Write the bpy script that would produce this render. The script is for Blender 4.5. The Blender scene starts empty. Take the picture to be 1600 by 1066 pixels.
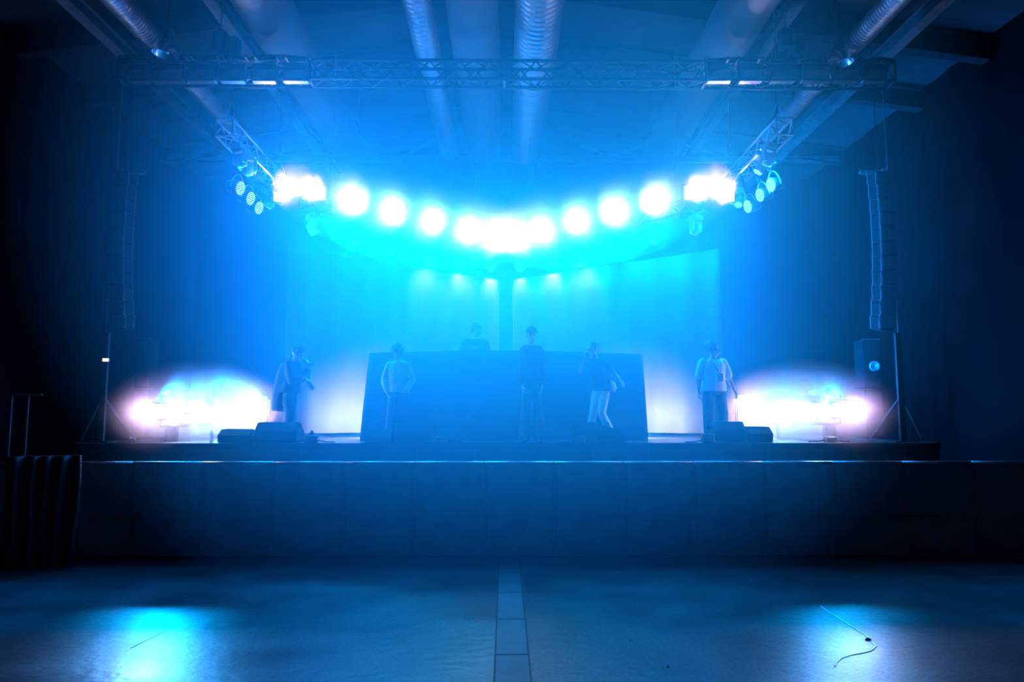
import bpy, bmesh, math, random
from mathutils import Vector, Matrix, Euler
random.seed(7)
S = bpy.context.scene
C = S.collection
PI = math.pi

# ------------------------------------------------------------------ camera
CAM = Vector((0.0, 0.0, 1.97)); FPX = 1150.0
PITCH = math.atan((650.0 - 533.0) / FPX); YAW = math.atan(11.0 / FPX)
cam_d = bpy.data.cameras.new('camera'); cam = bpy.data.objects.new('camera', cam_d); C.objects.link(cam)
cam_d.sensor_width = 36.0; cam_d.lens = 36.0 * FPX / 1600.0; cam_d.clip_end = 200
cam.location = CAM; cam.rotation_euler = (PI / 2 + PITCH, 0, -YAW)
S.camera = cam
RM = cam.rotation_euler.to_matrix()
def ray(px, py): return (RM @ Vector((px - 800.0, 533.0 - py, -FPX))).normalized()
def P(px, py, Y):
    d = ray(px, py); return CAM + d * ((Y - CAM.y) / d.y)
def PZ(px, py, z):
    d = ray(px, py); return CAM + d * ((z - CAM.z) / d.z)

# ------------------------------------------------------------------ world, exposure
w = bpy.data.worlds.new('world'); S.world = w; w.use_nodes = True
w.node_tree.nodes['Background'].inputs[0].default_value = (0.0, 0.0004, 0.002, 1)
w.node_tree.nodes['Background'].inputs[1].default_value = 1.0
vs = S.view_settings
vs.view_transform = 'Standard'; vs.look = 'None'; vs.gamma = 1.0; vs.exposure = 0.0; vs.use_curve_mapping = False
S.cycles.max_bounces = 5; S.cycles.diffuse_bounces = 3; S.cycles.glossy_bounces = 3; S.cycles.volume_bounces = 0
S.cycles.caustics_reflective = False; S.cycles.caustics_refractive = False
S.cycles.use_denoising = True

# lamp strengths (watts) and colours, used in the lamps' builders below
BLUE = (0.0, 0.215, 1.0); WHITE = (0.66, 0.64, 1.0)
W_FLOWN_WHITE = 1050.0; W_FLOOR_WHITE = 760.0
W_FLOWN_BLUE = 12300.0; W_FLOOR_BLUE = 200.0
W_PAR = 650.0; W_UPLIGHT = 3000.0
HAZE = 0.215; PUFF = 2.6  # PUFF: density of the extra haze added to imitate lens halos

# ------------------------------------------------------------------ helpers
class MB:
    def __init__(s): s.v = []; s.f = []
    def add(s, vs_, fs_):
        o = len(s.v); s.v += [tuple(x) for x in vs_]; s.f += [tuple(i + o for i in f) for f in fs_]; return s
    def box(s, c, d, R=None, taper=1.0):
        c = Vector(c); h = Vector(d) / 2; vs_ = []
        for z in (-1, 1):
            t = taper if z > 0 else 1.0
            for x, y in ((-1, -1), (1, -1), (1, 1), (-1, 1)):
                p = Vector((x * h.x * t, y * h.y * t, z * h.z))
                vs_.append(c + (R @ p if R else p))
        return s.add(vs_, [(3, 2, 1, 0), (4, 5, 6, 7), (0, 1, 5, 4), (1, 2, 6, 5), (2, 3, 7, 6), (3, 0, 4, 7)])
    def bbox(s, c, d, b=0.01, R=None):            # box with chamfered edges
        c = Vector(c); h = Vector(d) / 2; rings = []
        prof = [(-h.z, b), (-h.z + b, 0), (h.z - b, 0), (h.z, b)]
        for z, i in prof:
            x, y = h.x - i, h.y - i; k = b
            rings.append([(-x + k, -y, z), (x - k, -y, z), (x, -y + k, z), (x, y - k, z), (x - k, y, z), (-x + k, y, z), (-x, y - k, z), (-x, -y + k, z)])
        vs_ = [c + (R @ Vector(p) if R else Vector(p)) for r in rings for p in r]; fs = []
        for j in range(3):
            for i in range(8):
                a, e = j * 8 + i, j * 8 + (i + 1) % 8; fs.append((a, e, e + 8, a + 8))
        fs.append(tuple(range(7, -1, -1))); fs.append(tuple(range(24, 32)))
        return s.add(vs_, fs)
    def rings(s, rs, cap=True):                    # rs: list of equally long vertex rings
        n = len(rs[0]); vs_ = [p for r in rs for p in r]; fs = []
        for j in range(len(rs) - 1):
            for i in range(n):
                a, e = j * n + i, j * n + (i + 1) % n; fs.append((a, e, e + n, a + n))
        if cap: fs.append(tuple(range(n - 1, -1, -1))); fs.append(tuple(range((len(rs) - 1) * n, len(rs) * n)))
        return s.add(vs_, fs)
    def tube(s, p0, p1, r, r1=None, seg=8): return s.path([p0, p1], [r, r if r1 is None else r1], seg)
    def path(s, pts, r, seg=8, sx=1.0):
        pts = [Vector(p) for p in pts]; n = len(pts)
        if not hasattr(r, '__len__'): r = [r] * n
        rs = []; u = None
        for i, p in enumerate(pts):
            d = (pts[min(i + 1, n - 1)] - pts[max(i - 1, 0)]).normalized()
            if u is None:
                u = d.orthogonal() if abs(d.z) > 0.99 else d.cross(Vector((0, 0, 1)))
            u = (u - d * u.dot(d)).normalized(); v = d.cross(u)
            rs.append([p + (u * math.cos(2 * PI * k / seg) * sx + v * math.sin(2 * PI * k / seg)) * r[i] for k in range(seg)])
        return s.rings(rs)
    def lathe(s, prof, M=None, seg=20, cap=True):  # prof: (radius, z)
        M = M or Matrix()
        return s.rings([[M @ Vector((r * math.cos(2 * PI * k / seg), r * math.sin(2 * PI * k / seg), z)) for k in range(seg)] for r, z in prof], cap)
    def ball(s, c, rad, R=None, seg=14, n=8):
        c = Vector(c); rad = Vector(rad) if hasattr(rad, '__len__') else Vector((rad,) * 3); rs = []
        for j in range(n + 1):
            t = PI * (0.04 + 0.92 * j / n); ring = []
            for k in range(seg):
                p = Vector((math.sin(t) * math.cos(2 * PI * k / seg) * rad.x, math.sin(t) * math.sin(2 * PI * k / seg) * rad.y, -math.cos(t) * rad.z))
                ring.append(c + (R @ p if R else p))
            rs.append(ring)
        return s.rings(rs)
    def mesh(s, name, smooth=False):
        m = bpy.data.meshes.new(name); m.from_pydata(s.v, [], s.f); m.update()
        if smooth:
            for p in m.polygons: p.use_smooth = True
        return m
    def build(s, name, mat, parent=None, smooth=False, loc=None, rot=None):
        m = s.mesh(name, smooth); m.materials.append(mat)
        o = bpy.data.objects.new(name, m); C.objects.link(o)
        if parent: o.parent = parent
        if loc is not None: o.location = loc
        if rot is not None: o.rotation_euler = rot
        return o

def tag(o, label=None, cat=None, group=None, kind=None):
    for k, v in (('label', label), ('category', cat), ('group', group), ('kind', kind)):
        if v: o[k] = v
    return o
def thing(name, label, cat, loc=(0, 0, 0), rot=(0, 0, 0), group=None):
    o = bpy.data.objects.new(name, None); C.objects.link(o); o.empty_display_size = 0.1
    o.location = loc; o.rotation_euler = rot
    return tag(o, label, cat, group)
def struct(o, label=None): o['kind'] = 'structure'; 
def dup(root, loc, rot, label, group=None):
    r = root.copy(); C.objects.link(r); r.location = loc; r.rotation_euler = rot; r['label'] = label
    if group: r['group'] = group
    for ch in list(root.children):
        c = ch.copy(); C.objects.link(c); c.parent = r
        for g in list(ch.children):
            d = g.copy(); C.objects.link(d); d.parent = c
    return r
def lamp(kind, name, parent, loc, aim, color, watts, size=0.1, cone=160, blend=0.8):
    """a real lamp inside a fixture; aim is a direction in the parent's frame"""
    L = bpy.data.lights.new(name, kind); L.color = color; L.energy = watts
    if kind == 'SPOT': L.spot_size = math.radians(cone); L.spot_blend = blend; L.shadow_soft_size = size
    elif kind == 'AREA': L.shape = 'DISK'; L.size = size; L.spread = math.radians(cone)
    else: L.shadow_soft_size = size
    o = bpy.data.objects.new(name, L); C.objects.link(o); o.parent = parent; o.location = loc
    o.rotation_euler = Vector(aim).to_track_quat('-Z', 'Y').to_euler()
    return o

def mat(name, col, rough=0.6, metal=0.0, var=0.25, scale=6.0, bump=0.0, spec=0.5, emit=None, es=0.0):
    m = bpy.data.materials.new(name); m.use_nodes = True; nt = m.node_tree; N = nt.nodes; b = N['Principled BSDF']
    b.inputs['Roughness'].default_value = rough; b.inputs['Metallic'].default_value = metal
    b.inputs['Specular IOR Level'].default_value = spec
    tc = N.new('ShaderNodeTexCoord'); no = N.new('ShaderNodeTexNoise'); no.inputs['Scale'].default_value = scale; no.inputs['Detail'].default_value = 4
    nt.links.new(tc.outputs['Object'], no.inputs['Vector'])
    cr = N.new('ShaderNodeValToRGB'); cr.color_ramp.elements[0].position = 0.3; cr.color_ramp.elements[1].position = 0.7
    cr.color_ramp.elements[0].color = tuple(c * (1 - var) for c in col) + (1,); cr.color_ramp.elements[1].color = tuple(min(1, c * (1 + var)) for c in col) + (1,)
    nt.links.new(no.outputs['Fac'], cr.inputs['Fac']); nt.links.new(cr.outputs['Color'], b.inputs['Base Color'])
    if bump:
        bp = N.new('ShaderNodeBump'); bp.inputs['Strength'].default_value = bump; bp.inputs['Distance'].default_value = 0.02
        nt.links.new(no.outputs['Fac'], bp.inputs['Height']); nt.links.new(bp.outputs['Normal'], b.inputs['Normal'])
    if emit: b.inputs['Emission Color'].default_value = emit + (1,); b.inputs['Emission Strength'].default_value = es
    return m

M = {}
M['black'] = mat('black_paint', (0.02, 0.02, 0.022), 0.5)
M['wall'] = mat('dark_wall', (0.003, 0.003, 0.0033), 0.95, spec=0.1, var=0.3, scale=2)
M['deck'] = mat('stage_deck', (0.06, 0.06, 0.06), 0.35, scale=4, bump=0.1)
M['fascia'] = mat('black_fascia', (0.02, 0.02, 0.022), 0.8)
M['alu'] = mat('aluminium', (0.55, 0.56, 0.58), 0.35, 0.9, var=0.08)
M['barrier'] = mat('barrier_sheet', (0.20, 0.205, 0.21), 0.7, 0.2, var=0.2, scale=3)
M['barrier_post'] = mat('barrier_post', (0.16, 0.163, 0.167), 0.7, 0.2)
M['zinc'] = mat('galvanised_duct', (0.30, 0.31, 0.33), 0.42, 0.6, var=0.12)
M['duct'] = mat('painted_duct', (0.075, 0.077, 0.082), 0.7, 0.0, var=0.1)
M['steel'] = mat('painted_steel', (0.09, 0.092, 0.095), 0.65, 0.1, var=0.15)
M['rafter'] = mat('rafter_paint', (0.03, 0.031, 0.033), 0.75, spec=0.2)
M['girder'] = mat('pale_girder_paint', (0.16, 0.163, 0.168), 0.6)
M['darksteel'] = mat('dark_steel', (0.016, 0.016, 0.018), 0.6, 0.0, spec=0.25)
M['roof'] = mat('roof_sheet', (0.055, 0.056, 0.06), 0.75, var=0.12, scale=1.5)
M['fixture'] = mat('fixture_plastic', (0.03, 0.03, 0.033), 0.4)
M['fixture_light'] = mat('fixture_metal', (0.45, 0.46, 0.48), 0.35, 0.5)
M['cloth'] = mat('black_booth_cloth', (0.03, 0.03, 0.034), 0.9)
M['curtain'] = mat('stage_curtain', (0.045, 0.047, 0.05), 0.9, var=0.08, scale=3)
M['blackdrape'] = mat('black_drape', (0.003, 0.003, 0.0033), 0.95)
M['speaker'] = mat('speaker_box', (0.010, 0.010, 0.011), 0.85, scale=40, bump=0.15, spec=0.12)
M['grille'] = mat('speaker_grille', (0.012, 0.012, 0.013), 0.6, 0.3, scale=120, bump=0.3)
M['rubber'] = mat('black_rubber', (0.015, 0.015, 0.016), 0.8)
M['white_plastic'] = mat('white_plastic', (0.8, 0.8, 0.8), 0.35, var=0.04)
M['eye'] = mat('dark_eye', (0.05, 0.035, 0.03), 0.25)
M['skin'] = mat('skin', (0.42, 0.27, 0.20), 0.5, var=0.1)
M['hair'] = mat('dark_hair', (0.012, 0.010, 0.010), 0.6, scale=30, bump=0.4)
M['dark_cloth'] = mat('dark_clothing', (0.025, 0.025, 0.03), 0.85, scale=8, bump=0.3)
M['navy'] = mat('dark_trousers', (0.035, 0.037, 0.05), 0.85, scale=8, bump=0.3)
M['white_cloth'] = mat('white_cotton', (0.75, 0.75, 0.76), 0.85, var=0.06, scale=7, bump=0.4)
M['grey_cloth'] = mat('pale_grey_fleece', (0.50, 0.50, 0.52), 0.9, var=0.12, scale=7, bump=0.4)
M['shoe'] = mat('shoe_rubber', (0.06, 0.06, 0.06), 0.6)
M['white_shoe'] = mat('white_shoe', (0.7, 0.7, 0.7), 0.5, var=0.08)
M['lens'] = mat('lit_lens', (0.9, 0.9, 0.9), 0.4, emit=(0.85, 0.92, 1.0), es=5.0)
M['lens_blue'] = mat('lit_blue_lens', (0.7, 0.8, 0.9), 0.3, emit=(0.1, 0.55, 1.0), es=1.5)
M['led'] = mat('lit_led', (0.9, 0.9, 0.9), 0.4, emit=(0.42, 0.85, 1.0), es=1.3)
M['sign'] = mat('lit_sign', (0.9, 0.9, 0.9), 0.4, emit=(0.85, 0.95, 1.0), es=2.2)
M['chrome'] = mat('polished_reflector', (0.75, 0.77, 0.8), 0.15, 1.0, var=0.03)
M['bottle'] = mat('cloudy_bottle_plastic', (0.85, 0.87, 0.9), 0.35, var=0.03)
M['bottle'].node_tree.nodes['Principled BSDF'].inputs['Transmission Weight'].default_value = 0.75
M['paper'] = mat('paper_scrap', (0.7, 0.7, 0.7), 0.8)
M['cablewhite'] = mat('pale_cable', (0.75, 0.76, 0.78), 0.35)

def floor_mat():
    m = bpy.data.materials.new('worn_concrete'); m.use_nodes = True; nt = m.node_tree; N = nt.nodes; b = N['Principled BSDF']; b.inputs['Specular IOR Level'].default_value = 0.09
    tc = N.new('ShaderNodeTexCoord')
    def noise(sc, det=6, stretch=(1, 1, 1)):
        mp = N.new('ShaderNodeMapping'); mp.inputs['Scale'].default_value = stretch
        n = N.new('ShaderNodeTexNoise'); n.inputs['Scale'].default_value = sc; n.inputs['Detail'].default_value = det
        nt.links.new(tc.outputs['Object'], mp.inputs['Vector']); nt.links.new(mp.outputs['Vector'], n.inputs['Vector']); return n
    a = noise(1.3); d = noise(9.0, 8)
    cr = N.new('ShaderNodeValToRGB'); cr.color_ramp.elements[0].position = 0.35; cr.color_ramp.elements[1].position = 0.68
    cr.color_ramp.elements[0].color = (0.058, 0.058, 0.059, 1); cr.color_ramp.elements[1].color = (0.108, 0.108, 0.109, 1)
    nt.links.new(a.outputs['Fac'], cr.inputs['Fac']); nt.links.new(cr.outputs['Color'], b.inputs['Base Color'])
    sp_ = noise(34.0, 3); mx = N.new('ShaderNodeMix'); mx.data_type = 'RGBA'; mx.blend_type = 'MULTIPLY'; mx.inputs['Factor'].default_value = 1.0
    c2 = N.new('ShaderNodeValToRGB'); c2.color_ramp.elements[0].position = 0.35; c2.color_ramp.elements[1].position = 0.62; c2.color_ramp.elements[0].color = (0.62, 0.62, 0.62, 1); c2.color_ramp.elements[1].color = (1.15, 1.15, 1.15, 1)
    nt.links.new(sp_.outputs['Fac'], c2.inputs['Fac']); nt.links.new(cr.outputs['Color'], mx.inputs[6]); nt.links.new(c2.outputs['Color'], mx.inputs[7]); nt.links.new(mx.outputs[2], b.inputs['Base Color'])
    rr = N.new('ShaderNodeMapRange'); rr.inputs['To Min'].default_value = 0.24; rr.inputs['To Max'].default_value = 0.5
    nt.links.new(a.outputs['Fac'], rr.inputs['Value']); nt.links.new(rr.outputs['Result'], b.inputs['Roughness'])
    bp = N.new('ShaderNodeBump'); bp.inputs['Strength'].default_value = 0.28; bp.inputs['Distance'].default_value = 0.02
    nt.links.new(d.outputs['Fac'], bp.inputs['Height']); nt.links.new(bp.outputs['Normal'], b.inputs['Normal'])
    return m
M['floor'] = floor_mat()

# ------------------------------------------------------------------ room shell
HX = 8.7; YB = 20.5; YF = -5.0
o = MB().box((0, (YB + YF) / 2, -0.1), (2 * HX, YB - YF, 0.2)).build('floor', M['floor']); struct(o)
o = MB().box((-HX - 0.1, (YB + YF) / 2, 4.6), (0.2, YB - YF, 9.6)).build('wall_left', M['wall']); struct(o)
o = MB().box((HX + 0.1, (YB + YF) / 2, 4.6), (0.2, YB - YF, 9.6)).build('wall_right', M['wall']); struct(o)
o = MB().box((0, YB + 0.1, 5.0), (2 * HX + 0.4, 0.2, 10.4)).build('wall_back', M['wall']); struct(o)
o = MB().box((0, YF - 0.1, 5.0), (2 * HX + 0.4, 0.2, 10.4)).build('wall_front', M['wall']); struct(o)
SLOPE = 0.14; ZR = 9.95
def roof_z(x): return ZR - SLOPE * abs(x)
mb = MB()
for s in (-1, 1):                                     # ribbed roof sheet, both slopes
    n = 60; e = 9.0
    prof = []
    ny = 64
    for j in range(ny + 1):
        y = YF + (YB - YF) * j / ny; k = 0.03 if j % 2 else 0.0
        prof.append((y, k))
    vs_ = []
    for y, k in prof: vs_ += [(0, y, ZR + k), (s * e, y, ZR - SLOPE * e + k), (s * e, y, ZR - SLOPE * e + 0.2), (0, y, ZR + 0.2)]
    fs = []
    for j in range(ny):
        for i in range(4): a = j * 4 + i; b_ = j * 4 + (i + 1) % 4; fs.append((a, b_, b_ + 4, a + 4))
    mb.add(vs_, fs)
o = mb.build('ceiling', M['roof']); struct(o)

# roof steel
def rafter(y, i, chord=False):
    root = thing('roof_truss' if chord else 'roof_rafter', i, 'roof steel', (0, y, 0))
    tag(root, group='roof steel of the hall')
    mb = MB()
    for s in (-1, 1):
        L = math.hypot(8.6, 8.6 * SLOPE); R = Matrix.Rotation(s * math.atan(SLOPE), 3, 'Y')
        c = Vector((s * 4.3, 0, ZR - 0.27 - SLOPE * 4.3))
        mb.box(c + Vector((0, 0, 0.2)), (L, 0.22, 0.03), R); mb.box(c, (L, 0.03, 0.42), R); mb.box(c - Vector((0, 0, 0.2)), (L, 0.22, 0.03), R)
    mb.build('rafter_beam', M['rafter'], root)
    if chord:
        MB().box((0, 0, 8.42), (16.9, 0.14, 0.16)).build('bottom_chord', M['alu'], root)
        for s in (-1, 1):
            m2 = MB()
            for x0, x1 in ((2.5, 1.3), (2.5, 4.2), (5.6, 4.2), (5.6, 7.0)):
                m2.tube((s * x0, 0, 8.48), (s * x1, 0, roof_z(x1) - 0.45), 0.05)
            m2.build('web_brace', M['steel'], root)
    return root
rafter(7.6, 'plain steel roof rafter nearest the hall floor viewer')
rafter(12.5, 'steel roof rafter crossing just beyond the long front truss')
rafter(14.6, 'steel roof rafter between the front truss and the lamps hung in a V')
rafter(18.0, 'rearmost roof truss with a bright flat bottom chord and slanted braces', True)
def purlin(x, wdt, ztop, label):
    o = MB().box((0, 0, -0.03), (wdt, 25, 0.02)).box((0, 0, -0.14), (0.03, 25, 0.2)).box((0, 0, -0.24), (wdt, 25, 0.02)).build('roof_girder', M['girder'], loc=(x, 7.7, ztop))
    tag(o, label, 'roof steel', 'girders running along the hall')
for s, nm in ((-1, 'left'), (1, 'right')):
    purlin(s * 4.72, 0.2, roof_z(4.72) - 0.485, f'pale roof girder running to the stage beside the big round duct on the {nm}')
    purlin(s * 6.75, 0.2, roof_z(6.75) - 0.485, f'outer roof girder along the dark {nm} wall side')

# ventilation ducts
def duct(x, z, r, y0, y1, m, label, ribs=0.0, bands=(), grp='round ventilation ducts'):
    root = thing('ventilation_duct', label, 'duct', (x, y0, z), group=grp)
    prof = []
    L = y1 - y0
    if ribs:
        n = int(L / ribs)
        for i in range(n): prof += [(r, i * ribs), (r * 1.035, i * ribs + ribs * 0.25), (r * 1.035, i * ribs + ribs * 0.45), (r, i * ribs + ribs * 0.7)]
        prof.append((r, L))
    else: prof = [(r, 0), (r, L)]
    T = Matrix.Rotation(-PI / 2, 4, 'X')
    MB().lathe(prof, T, 28).build('duct_pipe', m, root, smooth=not ribs)
    for b_ in bands: MB().lathe([(r * 1.01, b_ - y0 - 0.04), (r * 1.07, b_ - y0 - 0.03), (r * 1.07, b_ - y0 + 0.03), (r * 1.01, b_ - y0 + 0.04)], T, 28).build('duct_collar', m, root)
    # hanger straps up to the roof
    for yy in (y0 + 1.0, (y0 + y1) / 2, y1 - 1.0):
        for s in (-1, 1): MB().box((s * r, yy - y0, (roof_z(x) - z) / 2), (0.03, 0.03, roof_z(x) - z + 0.03)).build('hanger_strap', M['darksteel'], root)
    return root
duct(-1.36, 8.35, 0.22, -3, 17.2, M['zinc'], 'narrow ribbed silver duct hung over the stage centre', 0.14, (12.3,))
duct(-0.52, 8.45, 0.42, -3, 17.2, M['duct'], 'widest dull duct between the two bright ribbed ducts overhead', 0, (9.0, 13.0))
duct(0.53, 8.35, 0.37, -3, 17.2, M['zinc'], 'wide ribbed silver duct overhead, brightest at the top centre', 0.14, (13.1,))
for s, nm in ((-1, 'left'), (1, 'right')):
    duct(s * 3.75, 8.35, 0.42, -3, 17.2, M['duct'], f'big dull round duct beside the roof girder on the {nm}')
    duct(s * 5.55, 7.87, 0.17, -3, 15, M['zinc'], f'thin corrugated silver duct behind the high bay lamp on the {nm}', 0.07)

# wing drapes either side of the stage
def drape(name, x0, y0, x1, y1, z0, z1, folds, amp, m, label, cat='drape', group=None):
    n = folds * 6; vs_ = []; L = math.hypot(x1 - x0, y1 - y0); ux, uy = (x1 - x0) / L, (y1 - y0) / L; fs = []
    rows = 7
    for side in (0, 1):
        for j in range(rows):
            t = j / (rows - 1); z = z0 + (z1 - z0) * t
            for i in range(n + 1):
                u = i / n; a = amp * (1.25 - 0.6 * t)
                off = a * math.sin(2 * PI * folds * u + 0.9 * math.sin(3.1 * u * PI + t * 1.7)) + side * 0.02
                d = L * u + 0.02 * math.sin(5 * u + 4 * t)
                vs_.append((x0 + ux * d - uy * off, y0 + uy * d + ux * off, z))
    N_ = rows * (n + 1)
    for j in range(rows - 1):
        for i in range(n):
            a = j * (n + 1) + i; fs.append((a, a + 1, a + n + 2, a + n + 1)); a += N_; fs.append((a, a + n + 1, a + n + 2, a + 1))
    for i in range(n):
        fs.append((i, N_ + i, N_ + i + 1, i + 1)); a = (rows - 1) * (n + 1) + i; fs.append((a, a + 1, N_ + a + 1, N_ + a))
    for j in range(rows - 1):
        a = j * (n + 1); fs.append((a, a + n + 1, N_ + a + n + 1, N_ + a)); a += n; fs.append((a, N_ + a, N_ + a + n + 1, a + n + 1))
    o = MB().add(vs_, fs).build(name, m, smooth=True); tag(o, label, cat, group); return o
# ------------------------------------------------------------------ stage
ZD = 1.525; YD = 12.2
root = thing('stage_platform', 'long low black stage deck behind the crowd barrier', 'stage', (0, YD, 0))
MB().box((0, 3.9, ZD - 0.03), (14.4, 7.8, 0.06)).build('deck_board', M['deck'], root)
MB().box((0, 0.02, ZD - 0.05), (14.4, 0.05, 0.1)).build('edge_trim', M['darksteel'], root)
mb = MB()
for i in range(15): mb.box((-7.2 + 14.4 * (i + 0.5) / 15, 0.06, (ZD - 0.06) / 2), (14.4 / 15 - 0.01, 0.03, ZD - 0.06))
mb.build('front_skirt', M['fascia'], root)

# two angled curtain halves meeting behind the desk
CE = [P(452, 375, 14.7), P(1122, 375, 14.7)]; CA = Vector((0, 18.3, 0))
zc = 5.36
drape('stage_curtain', CE[0].x, 14.7, -0.17, 18.2, ZD + 0.09, zc, 9, 0.035, M['curtain'], 'pale backdrop curtain half slanting behind the person in the cape', 'curtain', 'two halves of the backdrop curtain')
drape('stage_curtain', 0.17, 18.2, CE[1].x, 14.7, ZD + 0.09, zc, 9, 0.035, M['curtain'], 'pale backdrop curtain half slanting behind the person in the white T-shirt', 'curtain', 'two halves of the backdrop curtain')

# ------------------------------------------------------------------ trusses
def truss_mb(L, wd, ht, bay, r=0.029, b=0.013, both=True):
    """box truss along local X from 0 to L, chords at +-wd/2, +-ht/2; returns (chords, lattice)"""
    ch, la = MB(), MB()
    for sy in (-1, 1):
        for sz in (-1, 1): ch.tube((0, sy * wd / 2, sz * ht / 2), (L, sy * wd / 2, sz * ht / 2), r, seg=8)
    n = max(1, round(L / bay)); st = L / n
    for i in range(n):
        x0, x1 = i * st, (i + 1) * st
        for sy in (-1, 1):
            z0, z1 = (-1, 1) if (i + (sy > 0)) % 2 else (1, -1)
            la.tube((x0, sy * wd / 2, z0 * ht / 2), (x1, sy * wd / 2, z1 * ht / 2), b, seg=6)
        for sz in (-1, 1):
            y0 = -1 if i % 2 else 1
            la.tube((x0, y0 * wd / 2, sz * ht / 2), (x1, -y0 * wd / 2, sz * ht / 2), b, seg=6)
    for x in (0, L):
        for sy in (-1, 1): la.tube((x, sy * wd / 2, -ht / 2), (x, sy * wd / 2, ht / 2), b * 1.4, seg=6)
        for sz in (-1, 1): la.tube((x, -wd / 2, sz * ht / 2), (x, wd / 2, sz * ht / 2), b * 1.4, seg=6)
    return ch, la
def truss(name, p0, p1, wd, ht, bay, m, label, cuts=None, roll=0):
    p0, p1 = Vector(p0), Vector(p1); d = p1 - p0; L = d.length
    root = thing(name, label, 'truss', p0, (0, 0, math.atan2(d.y, d.x)))
    cuts = cuts or [0, L]
    for a, b_ in zip(cuts, cuts[1:]):
        ch, la = truss_mb(b_ - a - 0.02, wd, ht, bay)
        c = ch.build('chord_frame', m, root, smooth=True, loc=(a + 0.01, 0, 0)); la.build('lattice', m, c)
    return root
YT = 11.4
zT = (P(789, 100, YT).z + P(789, 132, YT).z) / 2 ; hT = P(789, 100, YT).z - P(789, 132, YT).z - 0.04
xl, xr = P(190, 116, YT).x, P(1392, 116, YT).x
cuts = [0] + [P(p, 116, YT).x - xl for p in (487, 788, 1100)] + [xr - xl]
truss('front_truss', (xl, YT, zT), (xr, YT, zT), 0.30, hT, 0.24, M['darksteel'], 'long dark box truss spanning the hall in front of the stage', cuts)

def hoist(px, py, Y, ztruss, label, group='chain hoists holding the front truss'):
    p = P(px, py, Y); root = thing('chain_hoist', label, 'hoist', (p.x, Y, p.z), group=group)
    MB().bbox((0, 0, 0), (0.22, 0.2, 0.34), 0.03).build('motor_body', M['fixture'], root)
    MB().bbox((0.22, 0.02, -0.1), (0.16, 0.18, 0.34), 0.02).build('chain_bag', M['blackdrape'], root)
    zt = roof_z(p.x) - p.z - 0.03
    mb = MB(); n = int(zt / 0.07)
    for i in range(n):
        z = 0.17 + (zt - 0.17) * i / n; h = (zt - 0.17) / n * 1.25
        mb.box((0, 0, z + h / 2), (0.03 if i % 2 else 0.012, 0.012 if i % 2 else 0.03, h))
    mb.build('chain', M['alu'], root)
    MB().tube((0, 0, -0.17), (0, 0, ztruss - p.z + 0.02), 0.02).build('hook', M['darksteel'], root)
    return root
hoist(345, 66, YT, zT + hT / 2, 'dark chain hoist on the front truss near the duct end on the left')
hoist(1228, 62, YT, zT + hT / 2, 'dark chain hoist on the front truss near the duct end on the right')

# black cable cloth bundled along both ends of the front truss
def bundle(x0, x1, label):
    mb = MB(); n = 40
    for k in range(5):
        pts = []
        for i in range(n + 1):
            x = x0 + (x1 - x0) * i / n
            pts.append((x, YT - 0.10 + 0.06 * k + 0.02 * math.sin(9 * x + k), zT + hT / 2 + 0.045 + 0.025 * math.sin(5 * x + 2.1 * k) + 0.03 * (k % 2)))
        mb.path(pts, 0.035, 6)
    r = mb.build('cable_bundle', M['rubber'], smooth=True); tag(r, label, 'cables', 'cable looms lying on the front truss')
bundle(P(190, 100, YT).x, P(487, 100, YT).x, 'thick black cable loom on the front truss end above the small lit sign')
bundle(P(1100, 100, YT).x, P(1392, 100, YT).x, 'thick black cable loom on the front truss end opposite the small lit sign')
def flood(xa, xb, label):
    a, b_ = P(xa, 110, YT - 0.28), P(xb, 110, YT - 0.28); wd = b_.x - a.x
    zt_, zb = P(xa, 101, YT - 0.28).z, P(xa, 129, YT - 0.28).z
    root = thing('flood_light', label, 'stage light', ((a.x + b_.x) / 2, YT - 0.28, (zt_ + zb) / 2), group='unlit floodlights along the front truss')
    h = zt_ - zb
    MB().bbox((0, 0, 0), (wd, 0.14, h), 0.015).build('housing', M['fixture'], root)
    MB().box((0, -0.075, -h * 0.14), (wd * 0.88, 0.012, h * 0.46)).build('front_glass', M['fixture_light'], root)
    mb = MB()
    for s in (-1, 1): mb.box((s * wd * 0.45, 0.09, zT + hT / 2 - (zt_ + zb) / 2), (0.03, 0.18, 0.05))
    mb.build('clamp', M['darksteel'], root)
LB = [(203, 234), (240, 290), (295, 339), (345, 384), (395, 433), (443, 484)]
RB = [(1103, 1141), (1153, 1190), (1202, 1241), (1250, 1293), (1301, 1338), (1345, 1383)]
ORD = ['first', 'second', 'third', 'fourth', 'fifth', 'sixth']
for i, (a, b_) in enumerate(LB): flood(a, b_, f'unlit black floodlight on the front truss, {ORD[5 - i]} left of its open lattice')
for i, (a, b_) in enumerate(RB): flood(a, b_, f'unlit black floodlight on the front truss, {ORD[i]} right of its open lattice')

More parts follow.
